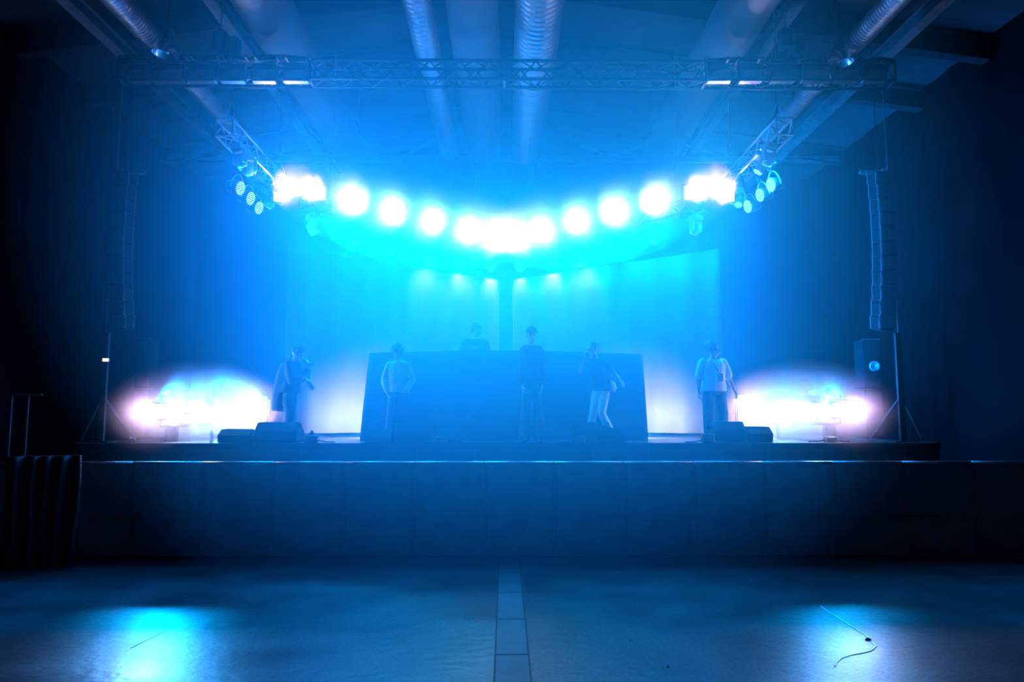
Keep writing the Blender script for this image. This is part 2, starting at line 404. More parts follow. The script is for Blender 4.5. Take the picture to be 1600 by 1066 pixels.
# ------------------------------------------------------------------ lamps: square blinders and moving heads
def make_blinder():
    root = thing('blinder_lamp', 'x', 'stage light')
    MB().bbox((0, 0.06, 0), (0.30, 0.12, 0.30), 0.02).build('housing', M['fixture'], root)
    MB().box((0, -0.004, 0), (0.24, 0.012, 0.24)).build('lens', M['lens'], root)
    mb = MB()
    for s in (-1, 1): mb.box((s * 0.165, 0.07, 0), (0.012, 0.05, 0.34))
    mb.box((0, 0.07, 0.175), (0.34, 0.05, 0.012)); mb.tube((0, 0.07, 0.18), (0, 0.16, 0.18), 0.02)
    mb.build('yoke', M['darksteel'], root)
    return root
def make_mover():                                   # hangs from z=0 downwards, head tilted
    root = thing('moving_head', 'x', 'stage light')
    MB().bbox((0, 0, -0.05), (0.24, 0.22, 0.10), 0.015).build('base', M['fixture_light'], root)
    mb = MB()
    for s in (-1, 1): mb.bbox((s * 0.12, 0, -0.21), (0.035, 0.10, 0.24), 0.01)
    mb.box((0, 0, -0.11), (0.26, 0.10, 0.03)); mb.build('yoke_arm', M['fixture_light'], root)
    R = Matrix.Rotation(math.radians(35), 4, 'X'); T = Matrix.Translation((0, 0, -0.27)) @ R
    h = MB().lathe([(0.05, 0.11), (0.085, 0.10), (0.095, 0.02), (0.09, -0.08), (0.085, -0.11)], T, 16).build('head', M['fixture_light'], root, smooth=True)
    MB().lathe([(0.075, -0.111), (0.075, -0.118)], T, 16).build('lens', M['lens_blue'], h)
    return root
proto_b, proto_m = None, None
def place(kind, loc, rot, label, group):
    global proto_b, proto_m
    if kind == 'b':
        if proto_b is None: proto_b = make_blinder(); r = proto_b; r.location = loc; r.rotation_euler = rot; r['label'] = label; r['group'] = group; return r
        return dup(proto_b, loc, rot, label, group)
    if proto_m is None: proto_m = make_mover(); r = proto_m; r.location = loc; r.rotation_euler = rot; r['label'] = label; r['group'] = group; return r
    return dup(proto_m, loc, rot, label, group)

VZ = 6.25
VL = [PZ(p, q, VZ) for p, q in ((498, 302), (563, 320), (622, 336), (680, 350), (733, 363), (779, 374))]
VR = [PZ(p, q, VZ) for p, q in ((1080, 302), (1012, 320), (952, 336), (897, 350), (846, 363), (801, 374))]
later_lamps = []
for side, (nm, row) in enumerate((('left', VL), ('right', VR))):
    A, B = row[0], row[-1]
    d = (B - A).normalized(); off = Vector((0, 0.32, -0.20))
    A2, B2 = A - d * 0.45 + off, B + d * 0.02 + off
    truss('flown_truss', A2, B2, 0.26, 0.26, 0.26, M['darksteel'], f'flown box truss forming the {nm} arm of the V over the stage')
    for k, t in enumerate((0.12, 0.85)):
        q = A2.lerp(B2, t); pn = Vector((-d.y, d.x, 0)) * 0.13
        o = MB().path([pn + Vector((0, 0, 0.02)), Vector((0, 0, 0.45)), -pn + Vector((0, 0, 0.02))], 0.008, 6).tube((0, 0, 0.44), (0, 0, roof_z(q.x) - q.z - 0.15), 0.008).build('steel_wire', M['alu'], loc=(q.x, q.y, q.z + 0.12))
        tag(o, f'thin steel wire from the roof to the {nm} V arm, its {"outer" if k == 0 else "inner"} end', 'wire', 'wires holding the V of trusses')
    for i, p in enumerate(row):
        Y = A.lerp(B, i / 5)
        p = Vector((p.x, p.y, VZ))
        r = place('b', p, (math.radians(-8), 0, 0), f'glowing white blinder in the {nm} V arm, {ORD[i]} from its outer end', 'glowing blinders in the flown V')
        r.rotation_euler = (math.radians(8), 0, 0)
        lamp('SPOT', 'blinder_light', r, (0, -0.02, 0), (0, -1, -0.03), WHITE, W_FLOWN_WHITE, 0.12, 53, 1.0)
ML = [(488, 346), (552, 364), (609, 376), (667, 388), (719, 397), (767, 404)]
MRr = [(1087, 346), (1023, 364), (966, 376), (912, 387), (864, 396), (813, 404)]
for side, (nm, row, ref) in enumerate((('left', ML, VL), ('right', MRr, VR))):
    for i, (px, py) in enumerate(row):
        Y = ref[i].y + 0.30; p = P(px, py, Y)
        zt = VZ - 0.20 - 0.13 - 0.02
        p = Vector((p.x, Y, zt))
        yawd = (-1 if side == 0 else 1) * (0.9 - 0.12 * i) + random.uniform(-0.3, 0.3)
        r = place('m', p, (0, 0, yawd), f'small moving head under the {nm} V arm, {ORD[i]} from its outer end', 'moving heads hung under the V')
        lamp('SPOT', 'wash_light', r, (0, 0, -0.42), Matrix.Rotation(-yawd, 3, 'Z') @ Vector((0, -1.0, -0.28)), BLUE, W_FLOWN_BLUE / 12, 0.09, 150, 1.0)
        if i in (3, 4, 5): lamp('SPOT', 'curtain_light', r, (0, 0.05, -0.42), Matrix.Rotation(-yawd, 3, 'Z') @ Vector((0, 0.55, -1.0)), (0.28, 0.66, 1.0), 150, 0.15, 110, 1.0)
# low rows of lamps standing on the deck either side
for side, nm in ((-1, 'left'), (1, 'right')):
    if side < 0: xs = [(251, 643), (288, 645), (321, 646), (352, 647), (380, 647), (405, 648)]
    else: xs = [(1313, 641), (1278, 643), (1243, 644), (1211, 645), (1185, 645), (1162, 646)]
    pts = [P(px, py, 12.6 + 0.78 * i) for i, (px, py) in enumerate(xs)]
    zr = pts[0].z - 0.14
    A, B = pts[0], pts[-1]; d = (B - A).normalized()
    root = truss('floor_truss', (A.x, A.y + 0.22, zr), (B.x, B.y + 0.42, zr), 0.20, 0.20, 0.25, M['darksteel'], f'low box truss on the deck behind the glowing blinders on the {nm}')
    L = (B - A).length
    for t in (0.05, 0.5, 0.97):
        MB().box((L * t, 0, -(zr - 0.1 - ZD) / 2 - 0.1), (0.1, 0.2, zr - 0.1 - ZD)).build('foot', M['darksteel'], root)
    for i, p in enumerate(pts):
        r = place('b', p, (0, 0, 0), f'glowing white blinder standing on the deck on the {nm}, {ORD[i]} from the audience', 'glowing blinders in rows on the deck')
        lamp('SPOT', 'blinder_light', r, (0, -0.02, 0), (-side * 0.55, -1, 0.0), WHITE, W_FLOOR_WHITE, 0.12, 165, 1.0)
        q = Vector((p.x, p.y + 0.24, zr + 0.10))
        r = place('m', q, (PI, 0, random.uniform(-0.6, 0.6)), f'small moving head on the low truss on the {nm}, {ORD[i]} from the audience', 'moving heads standing on the low trusses')
        lamp('SPOT', 'wash_light', r, (0, 0, -0.42), Matrix.Rotation(PI, 3, 'X') @ Vector((-side * 0.6, -1, 0.3)), BLUE, W_FLOOR_BLUE / 6, 0.07, 170, 1.0)
        if i == 0:
            tgt = PZ(245 if side < 0 else 1325, 985, 0)
            dv = tgt - (q + Vector((0, 0, 0.42))); dv.rotate(Euler(r.rotation_euler).to_matrix().inverted())
            lamp('SPOT', 'beam_light', r, (0, -0.05, -0.42), dv, (0.0, 0.34, 1.0), 4800 if side < 0 else 1900, 0.16, 19, 0.9)

# ------------------------------------------------------------------ side trusses with LED pars
def make_par():
    root = thing('led_par', 'x', 'stage light')          # face looks along local -Y, hangs from the origin
    T = Matrix.Translation((0, 0, -0.22)) @ Matrix.Rotation(PI / 2, 4, 'X')
    MB().lathe([(0.05, -0.2), (0.09, -0.17), (0.105, -0.05), (0.115, 0.03), (0.11, 0.035)], T, 20).build('can', M['fixture'], root, smooth=True)
    mb = MB()
    for ring, n in ((0.0, 1), (0.032, 6), (0.062, 12), (0.09, 18)):
        for k in range(n):
            a = 2 * PI * k / n; x, z = ring * math.cos(a), ring * math.sin(a)
            mb.lathe([(0.0095, 0.036), (0.0095, 0.044)], T @ Matrix.Translation((x, z, 0)), 6)
    mb.build('led_array', M['led'], root)
    mb = MB(); pts = [(0.135 * math.sin(a), 0.04, -0.22 + 0.2 * math.cos(a)) for a in [PI * (-0.55 + 1.1 * i / 10) for i in range(11)]]
    mb.path(pts, 0.009, 6); mb.build('yoke', M['fixture_light'], root); MB().bbox((0, 0.04, 0.0), (0.05, 0.05, 0.06), 0.01).build('clamp', M['darksteel'], root)
    return root
proto_p = None
for side, nm in ((-1, 'left'), (1, 'right')):
    a, b_ = (P(364, 210, 12.0), P(452, 300, 15.1)) if side < 0 else (P(1213, 206, 12.0), P(1125, 300, 15.1))
    x = (a.x + b_.x) / 2 + side * 0.14; z = (a.z + b_.z) / 2 + 0.10
    truss('side_truss', (x, 11.9, z), (x, 15.2, z), 0.28, 0.28, 0.28, M['alu'], f'short box truss over the {nm} stage edge carrying dotted lamps')
    for k, yy in enumerate((12.2, 14.9)):
        o = MB().path([(-0.14, 0, 0.02), (0, 0, 0.45), (0.14, 0, 0.02)], 0.009, 6).tube((0, 0, 0.44), (0, 0, roof_z(x) - z - 0.15), 0.009).build('steel_wire', M['alu'], loc=(x, yy, z + 0.12))
        tag(o, f'thin steel wire from the roof to the {nm} side truss, its {"near" if k == 0 else "far"} end', 'wire', 'wires holding the side trusses')
    pp = [(378, 290, 12.9), (394, 306, 13.4), (407, 321, 13.85)] if side < 0 else [(1202, 285, 12.9), (1185, 301, 13.4), (1166, 319, 13.85)]
    for i, (px, py, Y) in enumerate(pp):
        p = P(px, py, Y); aim = -side * math.radians(62)
        loc = Vector((p.x, Y, p.z + 0.22)); lab = f'LED par with dotted lit face under the {nm} side truss, {("nearest", "middle", "farthest")[i]} of three'
        if proto_p is None: proto_p = make_par(); r = proto_p; r['label'] = lab; r['group'] = 'LED pars with dotted faces'
        else: r = dup(proto_p, loc, (0, 0, 0), lab, 'LED pars with dotted faces')
        r.location = loc; r.rotation_euler = Vector((-side * 0.95, -0.26, -0.28)).to_track_quat('-Y', 'Z').to_euler(); r.scale = (1.2,) * 3
        dv = Vector((0, 12.6, 2.2)) - loc; dv.rotate(Euler(r.rotation_euler).to_matrix().inverted()); lamp('SPOT', 'par_light', r, (0, -0.06, -0.22), dv, BLUE, W_PAR, 0.1, 90, 1.0)
        o = MB().tube((0, 0, 0), (x - side * 0.14 - loc.x, 0, z - 0.14 - loc.z), 0.018).build('drop_arm', M['darksteel'], loc=loc)
        o.parent = None; tag(o, f'short dark arm holding the {("nearest", "middle", "farthest")[i]} dotted lamp on the {nm}', 'bracket', 'arms holding the LED pars')
    # the square lamp at the inner end
    px, py = (434, 308) if side < 0 else (1141, 308)
    p = P(px, py, 14.5)
    r = place('b', p, (0, 0, side * -0.25), f'small lit square lamp at the inner end of the {nm} side truss', 'square lamps ending the side trusses'); r.scale = (0.62, 0.62, 0.75)
    o = MB().tube((0, 0, 0), (x - side * 0.14 - p.x, 0.0, z - 0.14 - p.z - 0.1), 0.016).build('drop_arm', M['darksteel'], loc=(p.x, p.y + 0.05, p.z + 0.1)); tag(o, f'short dark arm holding the square lamp at the end of the {nm} side truss', 'bracket', 'arms holding the square lamps')
    for i, (px, py, Y) in enumerate(((350, 232, 12.3), (368, 262, 12.7), (440, 330, 14.8)) if side < 0 else ((1230, 228, 12.3), (1212, 256, 12.7), (1137, 330, 14.8))):
        p = P(px, py, Y); p.x = x
        place('m', (x - side * 0.14 * (1 if i < 2 else -1), Y, z - 0.16), (0, 0, 0.5 * side + i), f'moving head hung under the {nm} side truss, {("nearest", "middle", "farthest")[i]} of three', 'moving heads hung under the side trusses')

# wash lamps: two floor lamps behind the desk lighting the curtain, and two over the V's apex
for side, nm in ((-1, 'left'), (1, 'right')):
    root = thing('flood_uplight', f'small floor uplight behind the {nm} end of the draped desk', 'stage light', (side * 2.25, 14.1, ZD), group='uplights hidden behind the desk')
    MB().bbox((0, 0, 0.14), (0.26, 0.2, 0.2), 0.02).build('housing', M['fixture'], root)
    MB().box((0, 0, 0.02), (0.3, 0.16, 0.04)).build('base', M['fixture'], root)
    MB().box((side * 0.0, 0.105, 0.14), (0.2, 0.01, 0.14)).build('lens', M['lens_blue'], root)
    lamp('SPOT', 'uplight', root, (side * 0.1, 0.15, 0.16), (side * 0.42, 0.85, -0.12), (0.5, 0.7, 1.0), W_UPLIGHT, 0.06, 115, 1.0)

# ------------------------------------------------------------------ crowd barrier panels
YBAR = 10.5; PX1 = 108.0 * YBAR / FPX; X0 = (757 - 789) / FPX * YBAR
def make_panel(wd):
    root = thing('crowd_barrier', 'x', 'barrier')
    mb = MB(); n = 12                                   # upper sheet with pressed ribs
    mb.box((0, 0, 0.945), (wd - 0.07, 0.012, 0.69)); mb.build('upper_sheet', M['barrier'], root)
    mb = MB(); mb.box((0, -0.008, 0.90), (wd - 0.10, 0.02, 0.012)); mb.box((0, -0.01, 0.60), (wd - 0.05, 0.035, 0.06)); mb.build('cross_rib', M['barrier'], root)
    MB().box((0, 0.01, 0.30), (wd - 0.07, 0.012, 0.58)).build('lower_sheet', M['barrier'], root)
    MB().path([(-wd / 2 + 0.004, 0.0, 1.31), (wd / 2 - 0.004, 0.0, 1.31)], 0.024, 10).build('top_rail', M['alu'], root, smooth=True)
    for s in (-1, 1):
        MB().box((s * (wd / 2 - 0.0235), 0.01, 0.65), (0.046, 0.05, 1.28)).build('post', M['barrier_post'], root)
        MB().tube((s * (wd / 2 - 0.05), 0.03, 1.2), (s * (wd / 2 - 0.05), 1.0, 0.06), 0.02).build('back_brace', M['darksteel'], root)
    MB().box((0, 0.5, 0.02), (wd - 0.01, 1.06, 0.03)).build('floor_plate', M['darksteel'], root)
    return root
pb = None
for k in range(-8, 8):
    cx = X0 + PX1 * (k + 0.5); n = k + 1
    if k >= 0: lab = 'crowd barrier panel right in front of the standing tall figure, next to the dark seam' if k == 0 else f'crowd barrier panel, number {k} panels right of the one over the floor channel'
    wordn = ['one', 'two', 'three', 'four', 'five', 'six', 'seven', 'eight']
    if k == 0: lab = 'crowd barrier panel standing over the grating strip in the floor'
    elif k > 0: lab = f'crowd barrier panel standing {wordn[k - 1]} to the right of the grating strip'
    else: lab = f'crowd barrier panel standing {wordn[-k - 1]} to the left of the grating strip'
    if abs(cx) > HX - 0.55: continue
    if pb is None: pb = make_panel(PX1); r = pb; r['label'] = lab; r['group'] = 'crowd barrier panels in front of the stage'
    else: r = dup(pb, (0, 0, 0), (0, 0, 0), lab, 'crowd barrier panels in front of the stage')
    r.location = (cx, YBAR, 0)

# ------------------------------------------------------------------ floor channel, cable, scraps
ys = [3.0]; 
jo = []
for py in (1166, 1025, 969, 927, 896, 872): 
    jo.append(PZ(789, py, 0).y)
jo = sorted(jo); jo.append(YBAR + 1.2)
xa, xb = PZ(776.0, 968, 0).x, PZ(820.5, 968, 0).x
NT = ['nearest the camera', 'second from the camera', 'third from the camera', 'fourth from the camera', 'fifth from the camera', 'under the crowd barrier']
for i in range(len(jo) - 1):
    a, b_ = jo[i] + 0.006, jo[i + 1] - 0.006
    mb = MB(); n = 12; wd = xb - xa - 0.016
    mb.box(((xa + xb) / 2, (a + b_) / 2, 0.003), (wd, b_ - a, 0.006))
    for k in range(n): mb.box((xa + 0.008 + wd * (k + 0.5) / n, (a + b_) / 2, 0.0075), (wd / n * 0.55, b_ - a - 0.03, 0.004))
    o = mb.build('channel_cover', M['steel']); tag(o, f'ribbed metal cover of the floor channel, {NT[i]}', 'floor grating', 'covers of the floor channel')
for s, x in ((-1, xa), (1, xb)):
    o = MB().box((x, (jo[0] + jo[-1]) / 2, 0.003), (0.012, jo[-1] - jo[0], 0.006)).build('channel_edge', M['rubber']); tag(o, 'dark thin edge strip along the %s of the floor channel' % ('left' if s < 0 else 'right'), 'floor edging')
pts = [PZ(px, py, 0.008) for px, py in ((1283, 946), (1297, 957), (1315, 968), (1335, 981), (1352, 992), (1362, 1000), (1368, 1009), (1362, 1016), (1346, 1020), (1330, 1022), (1315, 1027), (1307, 1034), (1304, 1041))]
sm = []
for i in range(len(pts) - 1):
    for t in (0, 0.5): sm.append(pts[i].lerp(pts[i + 1], t) + Vector((random.uniform(-.006, .006), 0, 0)))
sm.append(pts[-1])
o = MB().path(sm, 0.009, 8).build('floor_cable', M['cablewhite'], smooth=True); o.scale.z = 0.3; tag(o, 'thin pale cable curling over the floor on the side away from the small lit sign', 'cable')
pts = [PZ(px, py, 0.006) for px, py in ((205, 1012), (222, 1003), (238, 996), (250, 989), (259, 986))]
o = MB().path(pts, 0.0055, 8).build('floor_cable', M['cablewhite'], smooth=True); o.scale.z = 0.35; tag(o, 'faint short length of thin cable in the bright patch on the floor', 'cable')
p = PZ(1356, 998, 0.012)
o = MB().add([(p.x - .035, p.y - .02, 0), (p.x + .03, p.y - .03, 0), (p.x + .04, p.y + .02, 0), (p.x - .012, p.y + .03, 0), (p.x, p.y, 0.022)], [(3, 2, 1, 0), (0, 1, 4), (1, 2, 4), (2, 3, 4), (3, 0, 4)]).build('cloth_scrap', M['rubber']); tag(o, 'small crumpled black scrap lying beside the curling cable', 'litter')
for i, (px, py, l) in enumerate(((1173, 907, 'tiny white scrap on the floor near the barrier'), (1043, 1042, 'tiny white scrap on the floor low down near the camera'), (984, 1001, 'tiny white scrap on the bare floor midway between channel and cable'))):
    p = PZ(px, py, 0)
    MBo = MB().add([(p.x - .02, p.y - .014, 0), (p.x + .018, p.y - .016, 0), (p.x + .02, p.y + .016, 0), (p.x - .016, p.y + .018, 0), (p.x, p.y, 0.014)], [(3, 2, 1, 0), (0, 1, 4), (1, 2, 4), (2, 3, 4), (3, 0, 4)]).build('paper_scrap', M['paper'])
    tag(MBo, l, 'litter', 'white scraps on the floor')

# ------------------------------------------------------------------ draped desk
YD1 = 13.2
b0, b1 = P(562, 690, YD1), P(1013, 688, YD1); t0, t1 = P(577, 552, YD1 + 0.25), P(1004, 553, YD1 + 0.25); tm = P(760, 547, YD1 + 0.25)
root = thing('dj_desk', 'wide desk on a riser draped to the deck in black cloth', 'desk', (0, YD1, ZD))
def L_(v, y=None): return Vector((v.x, v.y - YD1, v.z - ZD))
mb = MB(); nx, nz = 60, 14; bt, tt = (L_(b0), L_(b1)), (L_(t0), L_(t1)); vs_ = []; fs = []
for j in range(nz + 1):
    t = j / nz
    for i in range(nx + 1):
        u = i / nx
        bx = bt[0].x + (bt[1].x - bt[0].x) * u; tx = tt[0].x + (tt[1].x - tt[0].x) * u
        tz = tt[0].z + (tt[1].z - tt[0].z) * u + (L_(tm).z - tt[0].z) * math.sin(PI * min(1, u * 1.05)) * 0.9
        fold = 0.02 * math.sin(u * 37 + 0.8 * math.sin(u * 9)) * (1 - t) * (0.4 + 0.6 * abs(2 * u - 1))
        vs_.append((bx + (tx - bx) * t ** 1.15, 0.25 * t + fold, 0.004 + (tz - 0.004) * t))
for j in range(nz):
    for i in range(nx):
        a = j * (nx + 1) + i; fs.append((a, a + 1, a + nx + 2, a + nx + 1))
top = nz * (nx + 1); n0 = len(vs_)
for i in range(nx + 1): x, y, z = vs_[top + i]; vs_.append((x, 1.05, z - 0.01))
for i in range(nx): fs.append((top + i, top + i + 1, n0 + i + 1, n0 + i))
# sides
n1 = len(vs_)
for u, k in ((0, 0), (1, nx)):
    base = len(vs_)
    for j in range(nz + 1):
        x, y, z = vs_[j * (nx + 1) + k]; vs_.append((x, 1.15 - 0.1 * j / nz, z))
    for j in range(nz):
        a, b_ = j * (nx + 1) + k, (j + 1) * (nx + 1) + k
        f = (a, b_, base + j + 1, base + j); fs.append(f if u == 0 else f[::-1])
mb.add(vs_, fs).build('front_cloth', M['cloth'], root, smooth=True)
MB().box((0.05, 0.75, tt[0].z - 0.05), (4.7, 0.6, 0.05)).build('table_top', M['black'], root)
zt_ = L_(tm).z
mb = MB()
for x in (-2.0, 0, 2.0): mb.box((x, 0.75, (tt[0].z - 0.08) / 2), (0.06, 0.5, tt[0].z - 0.08))
mb.build('trestle', M['darksteel'], root)
# riser the DJ stands on
RISER = 0.42
o = MB().bbox((-0.2, 14.85, ZD + RISER / 2), (2.6, 0.95, RISER), 0.01).build('dj_riser', M['deck']); tag(o, 'low black riser under the person behind the desk', 'riser')

# ------------------------------------------------------------------ monitor wedges and small gear along the stage edge
def wedge(px0, px1, pyt, Y, label, dep=0.5, lean=0.55, pyb=692):
    a, b_ = P(px0, pyb, Y), P(px1, pyb, Y); wd = b_.x - a.x; h = P(px0, pyt, Y).z - ZD
    root = thing('monitor_wedge', label, 'stage monitor', ((a.x + b_.x) / 2, Y, ZD), group='monitor wedges along the stage edge')
    prof = [(0, 0), (-0.03, h * 0.55), (0.10 + dep * 0.1, h), (dep * 0.45, h), (dep, h * 0.45), (dep, 0)]
    rs = []
    for x, k in ((-wd / 2, 0.03), (-wd / 2 + 0.03, 0), (wd / 2 - 0.03, 0), (wd / 2, 0.03)):
        cy, cz = dep * 0.4, h * 0.45
        rs.append([(x, cy + (y - cy) * (1 - k), cz + (z - cz) * (1 - k) + 0.0) for y, z in prof])
    for r_ in rs:
        for i, v in enumerate(r_): r_[i] = (v[0], v[1], max(0, v[2]))
    MB().rings(rs).build('cabinet', M['speaker'], root)
    n = Vector((0, h * 0.55, dep * 0.55)).normalized()
    R = Matrix.Rotation(-math.atan2(h * 0.55, dep * 0.55), 3, 'X')
    MB().box((0, dep * 0.725 + n.y * 0.008, h * 0.725 + n.z * 0.008), (wd * 0.84, math.hypot(dep * 0.55, h * 0.55) * 0.86, 0.014), R).build('grille', M['grille'], root)
    mb = MB(); 
    for s in (-1, 1): mb.box((s * (wd / 2 - 0.004), dep * 0.35, h * 0.55), (0.012, 0.12, 0.04))
    mb.build('handle', M['rubber'], root)
    return root
wedge(340, 389, 671, 12.35, 'small low monitor wedge beside the water bottle')
wedge(397, 463, 660, 12.40, 'large monitor wedge in front of the person in the cape')
wedge(571, 612, 671, 12.32, 'small square monitor box at the feet of the person in the pale hoodie')
wedge(615, 679, 660, 12.42, 'large monitor wedge standing next to the small box below the pale hoodie')
wedge(897, 934, 660, 12.50, 'large monitor wedge hiding the feet of the person in white trousers')
wedge(936, 977, 669, 12.30, 'small square monitor box in front of the draped desk end')
wedge(1117, 1166, 659, 12.50, 'large monitor wedge at the feet of the person in the white T-shirt')
wedge(1168, 1208, 667, 12.36, 'smaller monitor wedge stepping down next to the lit blinder row')
def gadget(px, Y, label, wpx=20, hpx=10, knob=True):
    a = P(px, 692, Y); s = Y / FPX
    root = thing('stage_box', label, 'stage box', (a.x, Y, ZD), group='small gear boxes at the stage edge')
    MB().bbox((0, 0, hpx * s / 2), (wpx * s, 0.16, hpx * s), 0.012).build('case', M['fixture'], root)
    if knob: MB().ball((0.0, 0, hpx * s + 0.03), (0.035, 0.035, 0.045)).build('knob', M['rubber'], root, smooth=True)
    mb = MB()
    for s_ in (-1, 1): mb.path([(s_ * wpx * s / 2, 0, 0.04), (s_ * (wpx * s / 2 + 0.05), 0.01, 0.03), (s_ * (wpx * s / 2 + 0.14), 0.03, 0.012), (s_ * (wpx * s / 2 + 0.26), 0.08, 0.01)], 0.01, 6)
    mb.build('cable', M['rubber'], root, smooth=True)
gadget(487, 12.4, 'small black box with a knob just beside the feet of the person in the cape', 19, 12)
gadget(690, 12.35, 'small black box on the deck between the big wedge and the tall figure', 18, 10, False)
gadget(907, 12.3, 'small black box pressed against the wedge under the white trousers', 14, 10, False)
gadget(1106, 12.32, 'small black box with a knob by the feet of the person in the white T-shirt', 18, 14)
gadget(1298, 12.5, 'small black box on the deck beyond the lit blinders', 16, 9, False)
a = P(330, 691, 12.35)
root = thing('water_bottle', 'clear white plastic water bottle standing on the deck by the small wedge', 'bottle', (a.x, 12.35, ZD))
MB().lathe([(0.028, 0), (0.033, 0.01), (0.033, 0.06), (0.029, 0.075), (0.033, 0.09), (0.033, 0.14), (0.014, 0.18)], None, 14).build('bottle_body', M['bottle'], root, smooth=True)
MB().lathe([(0.016, 0.178), (0.016, 0.205)], None, 12).build('cap', M['white_plastic'], root)

# ------------------------------------------------------------------ PA: flown line arrays and stacks
for side, nm in ((-1, 'left'), (1, 'right')):
    lab = f'long curved line array of speakers flown at the {nm} of the stage'
    if side < 0: top, bot = P(209, 272, 13.4), P(213, 516, 13.4)
    else: top, bot = P(1361, 272, 13.4), P(1357, 516, 13.4)
    x = top.x; n = 11; H = top.z - bot.z
    root = thing('line_array', lab, 'loudspeakers', (x, 13.4, top.z))
    z = 0; y = 0; h = H / n
    pts = []
    for i in range(n):
        t = i / (n - 1); ang = math.radians(-6 + 20 * t ** 1.3)
        yy = 0.10 - 0.30 * math.sin(PI * min(1, t * 0.62 + 0.2)) + 0.12 * t
        pts.append((yy, -h * (i + 0.5), ang))
    for yy, zz, ang in pts:
        R = Matrix.Rotation(ang, 3, 'X')
        c = MB().bbox((side * 0.14, yy + 0.05, zz), (0.30, 0.34, h * 0.94), 0.02, R).build('cabinet', M['speaker'], root)
        MB().box((side * 0.14, yy - 0.128, zz), (0.26, 0.012, h * 0.8), R).build('grille', M['grille'], c)
    for sx, nme in ((-0.065, 'rail'), (0.085, 'rail')):
        mb = MB(); mb.path([(-side * (0.05) + side * sx * -1 - side * 0.02, yy - 0.1 + (0.02 if sx > 0 else 0), zz + h * k) for yy, zz, ang in pts for k in (0.45, -0.4)], 0.014, 6)
        mb.build('rigging_rail', M['steel'], root)
    mb = MB()
    for yy, zz, ang in pts:
        xa_, xb_ = side * 0.045 - side * 0.02 - side * 0.05 + side * 0.02, -side * 0.155
        mb.tube((xa_, yy - 0.1, zz + h * 0.45), (xb_, yy - 0.08, zz + h * 0.40), 0.007, seg=5); mb.ball((xb_, yy - 0.08, zz + h * 0.3), 0.016, seg=6, n=4)
    mb.build('rigging_pin', M['steel'], root)
    R = Matrix.Rotation(side * 0.5, 3, 'Z')
    MB().box((side * 0.03, 0.06, 0.05), (0.42, 0.10, 0.06)).box((side * 0.16, 0.06, 0.02), (0.06, 0.5, 0.05)).build('fly_frame', M['steel'], root)
    mb = MB(); zz = roof_z(x) - top.z + 0.02; mb.tube((side * 0.16, 0.06, 0.04), (side * 0.16, 0.06, zz), 0.012)
    mb.build('lifting_chain', M['darksteel'], root)
    MB().path([(side * 0.40, 0.2, zz), (side * 0.44, 0.2, -1.2), (side * 0.46, 0.2, -H * 0.8), (side * 0.48, 0.25, -H - 0.7), (side * 0.5, 0.3, -(top.z - ZD))], 0.012, 6).build('speaker_cable', M['steel'], root)
    # stack under it
    if side < 0: q0, q1 = P(219, 530, 14.8), P(241, 530, 14.8)
    else: q0, q1 = P(1342, 531, 14.8), P(1369, 531, 14.8)
    wd = q1.x - q0.x; H2 = q0.z - ZD
    root = thing('speaker_stack', f'slim black speaker column on the deck under the {nm} line array', 'loudspeakers', ((q0.x + q1.x) / 2, 14.85, ZD))
    for k, (z0, z1) in enumerate(((0, 0.5), (0.5, 1.0))):
        c = MB().bbox((0, 0, H2 * (z0 + z1) / 2), (wd, 0.4, H2 * (z1 - z0) - 0.01), 0.015).build('cabinet', M['speaker'], root)
        MB().box((0, -0.203, H2 * (z0 + z1) / 2), (wd * 0.86, 0.01, H2 * (z1 - z0) * 0.9)).build('grille', M['grille'], c)
    mb = MB()
    mb.box((0, -0.19, H2 - 0.01), (wd, 0.03, 0.02)); mb.build('edge_strip', M['steel'], root)
    if side > 0:
        zc_ = P(1357, 572, 14.6).z - ZD
        T = Matrix.Translation((0.02, -0.21, zc_)) @ Matrix.Rotation(PI / 2, 4, 'X')
        MB().lathe([(0.02, 0.0), (0.05, 0.02), (0.09, 0.05), (0.10, 0.05), (0.10, 0.0)], T, 20).build('horn', M['fixture_light'], root, smooth=True)

# ------------------------------------------------------------------ high bay lamps below the roof
for side, nm, px, py in ((-1, 'left', 262, 78), (1, 'right', 1310, 92)):
    p = P(px, py, 10.4); root = thing('high_bay_lamp', f'unlit high bay lamp with a shiny bell reflector hanging at the {nm}', 'lamp', (p.x, p.y, p.z))
    Rm = Matrix.Rotation(side * -0.25, 4, 'Y') 
    MB().lathe([(0.205, -0.10), (0.20, -0.06), (0.16, 0.04), (0.10, 0.11), (0.07, 0.13), (0.065, 0.125), (0.095, 0.10), (0.15, 0.03), (0.19, -0.06), (0.20, -0.10)], Rm, 28, cap=False).build('reflector', M['chrome'], root, smooth=True)
    MB().lathe([(0.07, 0.12), (0.085, 0.15), (0.085, 0.30), (0.05, 0.33)], None, 18).build('ballast_housing', M['darksteel'], root, smooth=True)
    MB().ball((0, 0, 0.03), (0.045, 0.045, 0.09)).build('bulb', M['white_plastic'], root, smooth=True)
    MB().tube((0, 0, 0.32), (0, 0, roof_z(p.x) - p.z + 0.02), 0.012).build('hanger_rod', M['darksteel'], root)
    q = P(px - side * -34, py + 2, 10.4)

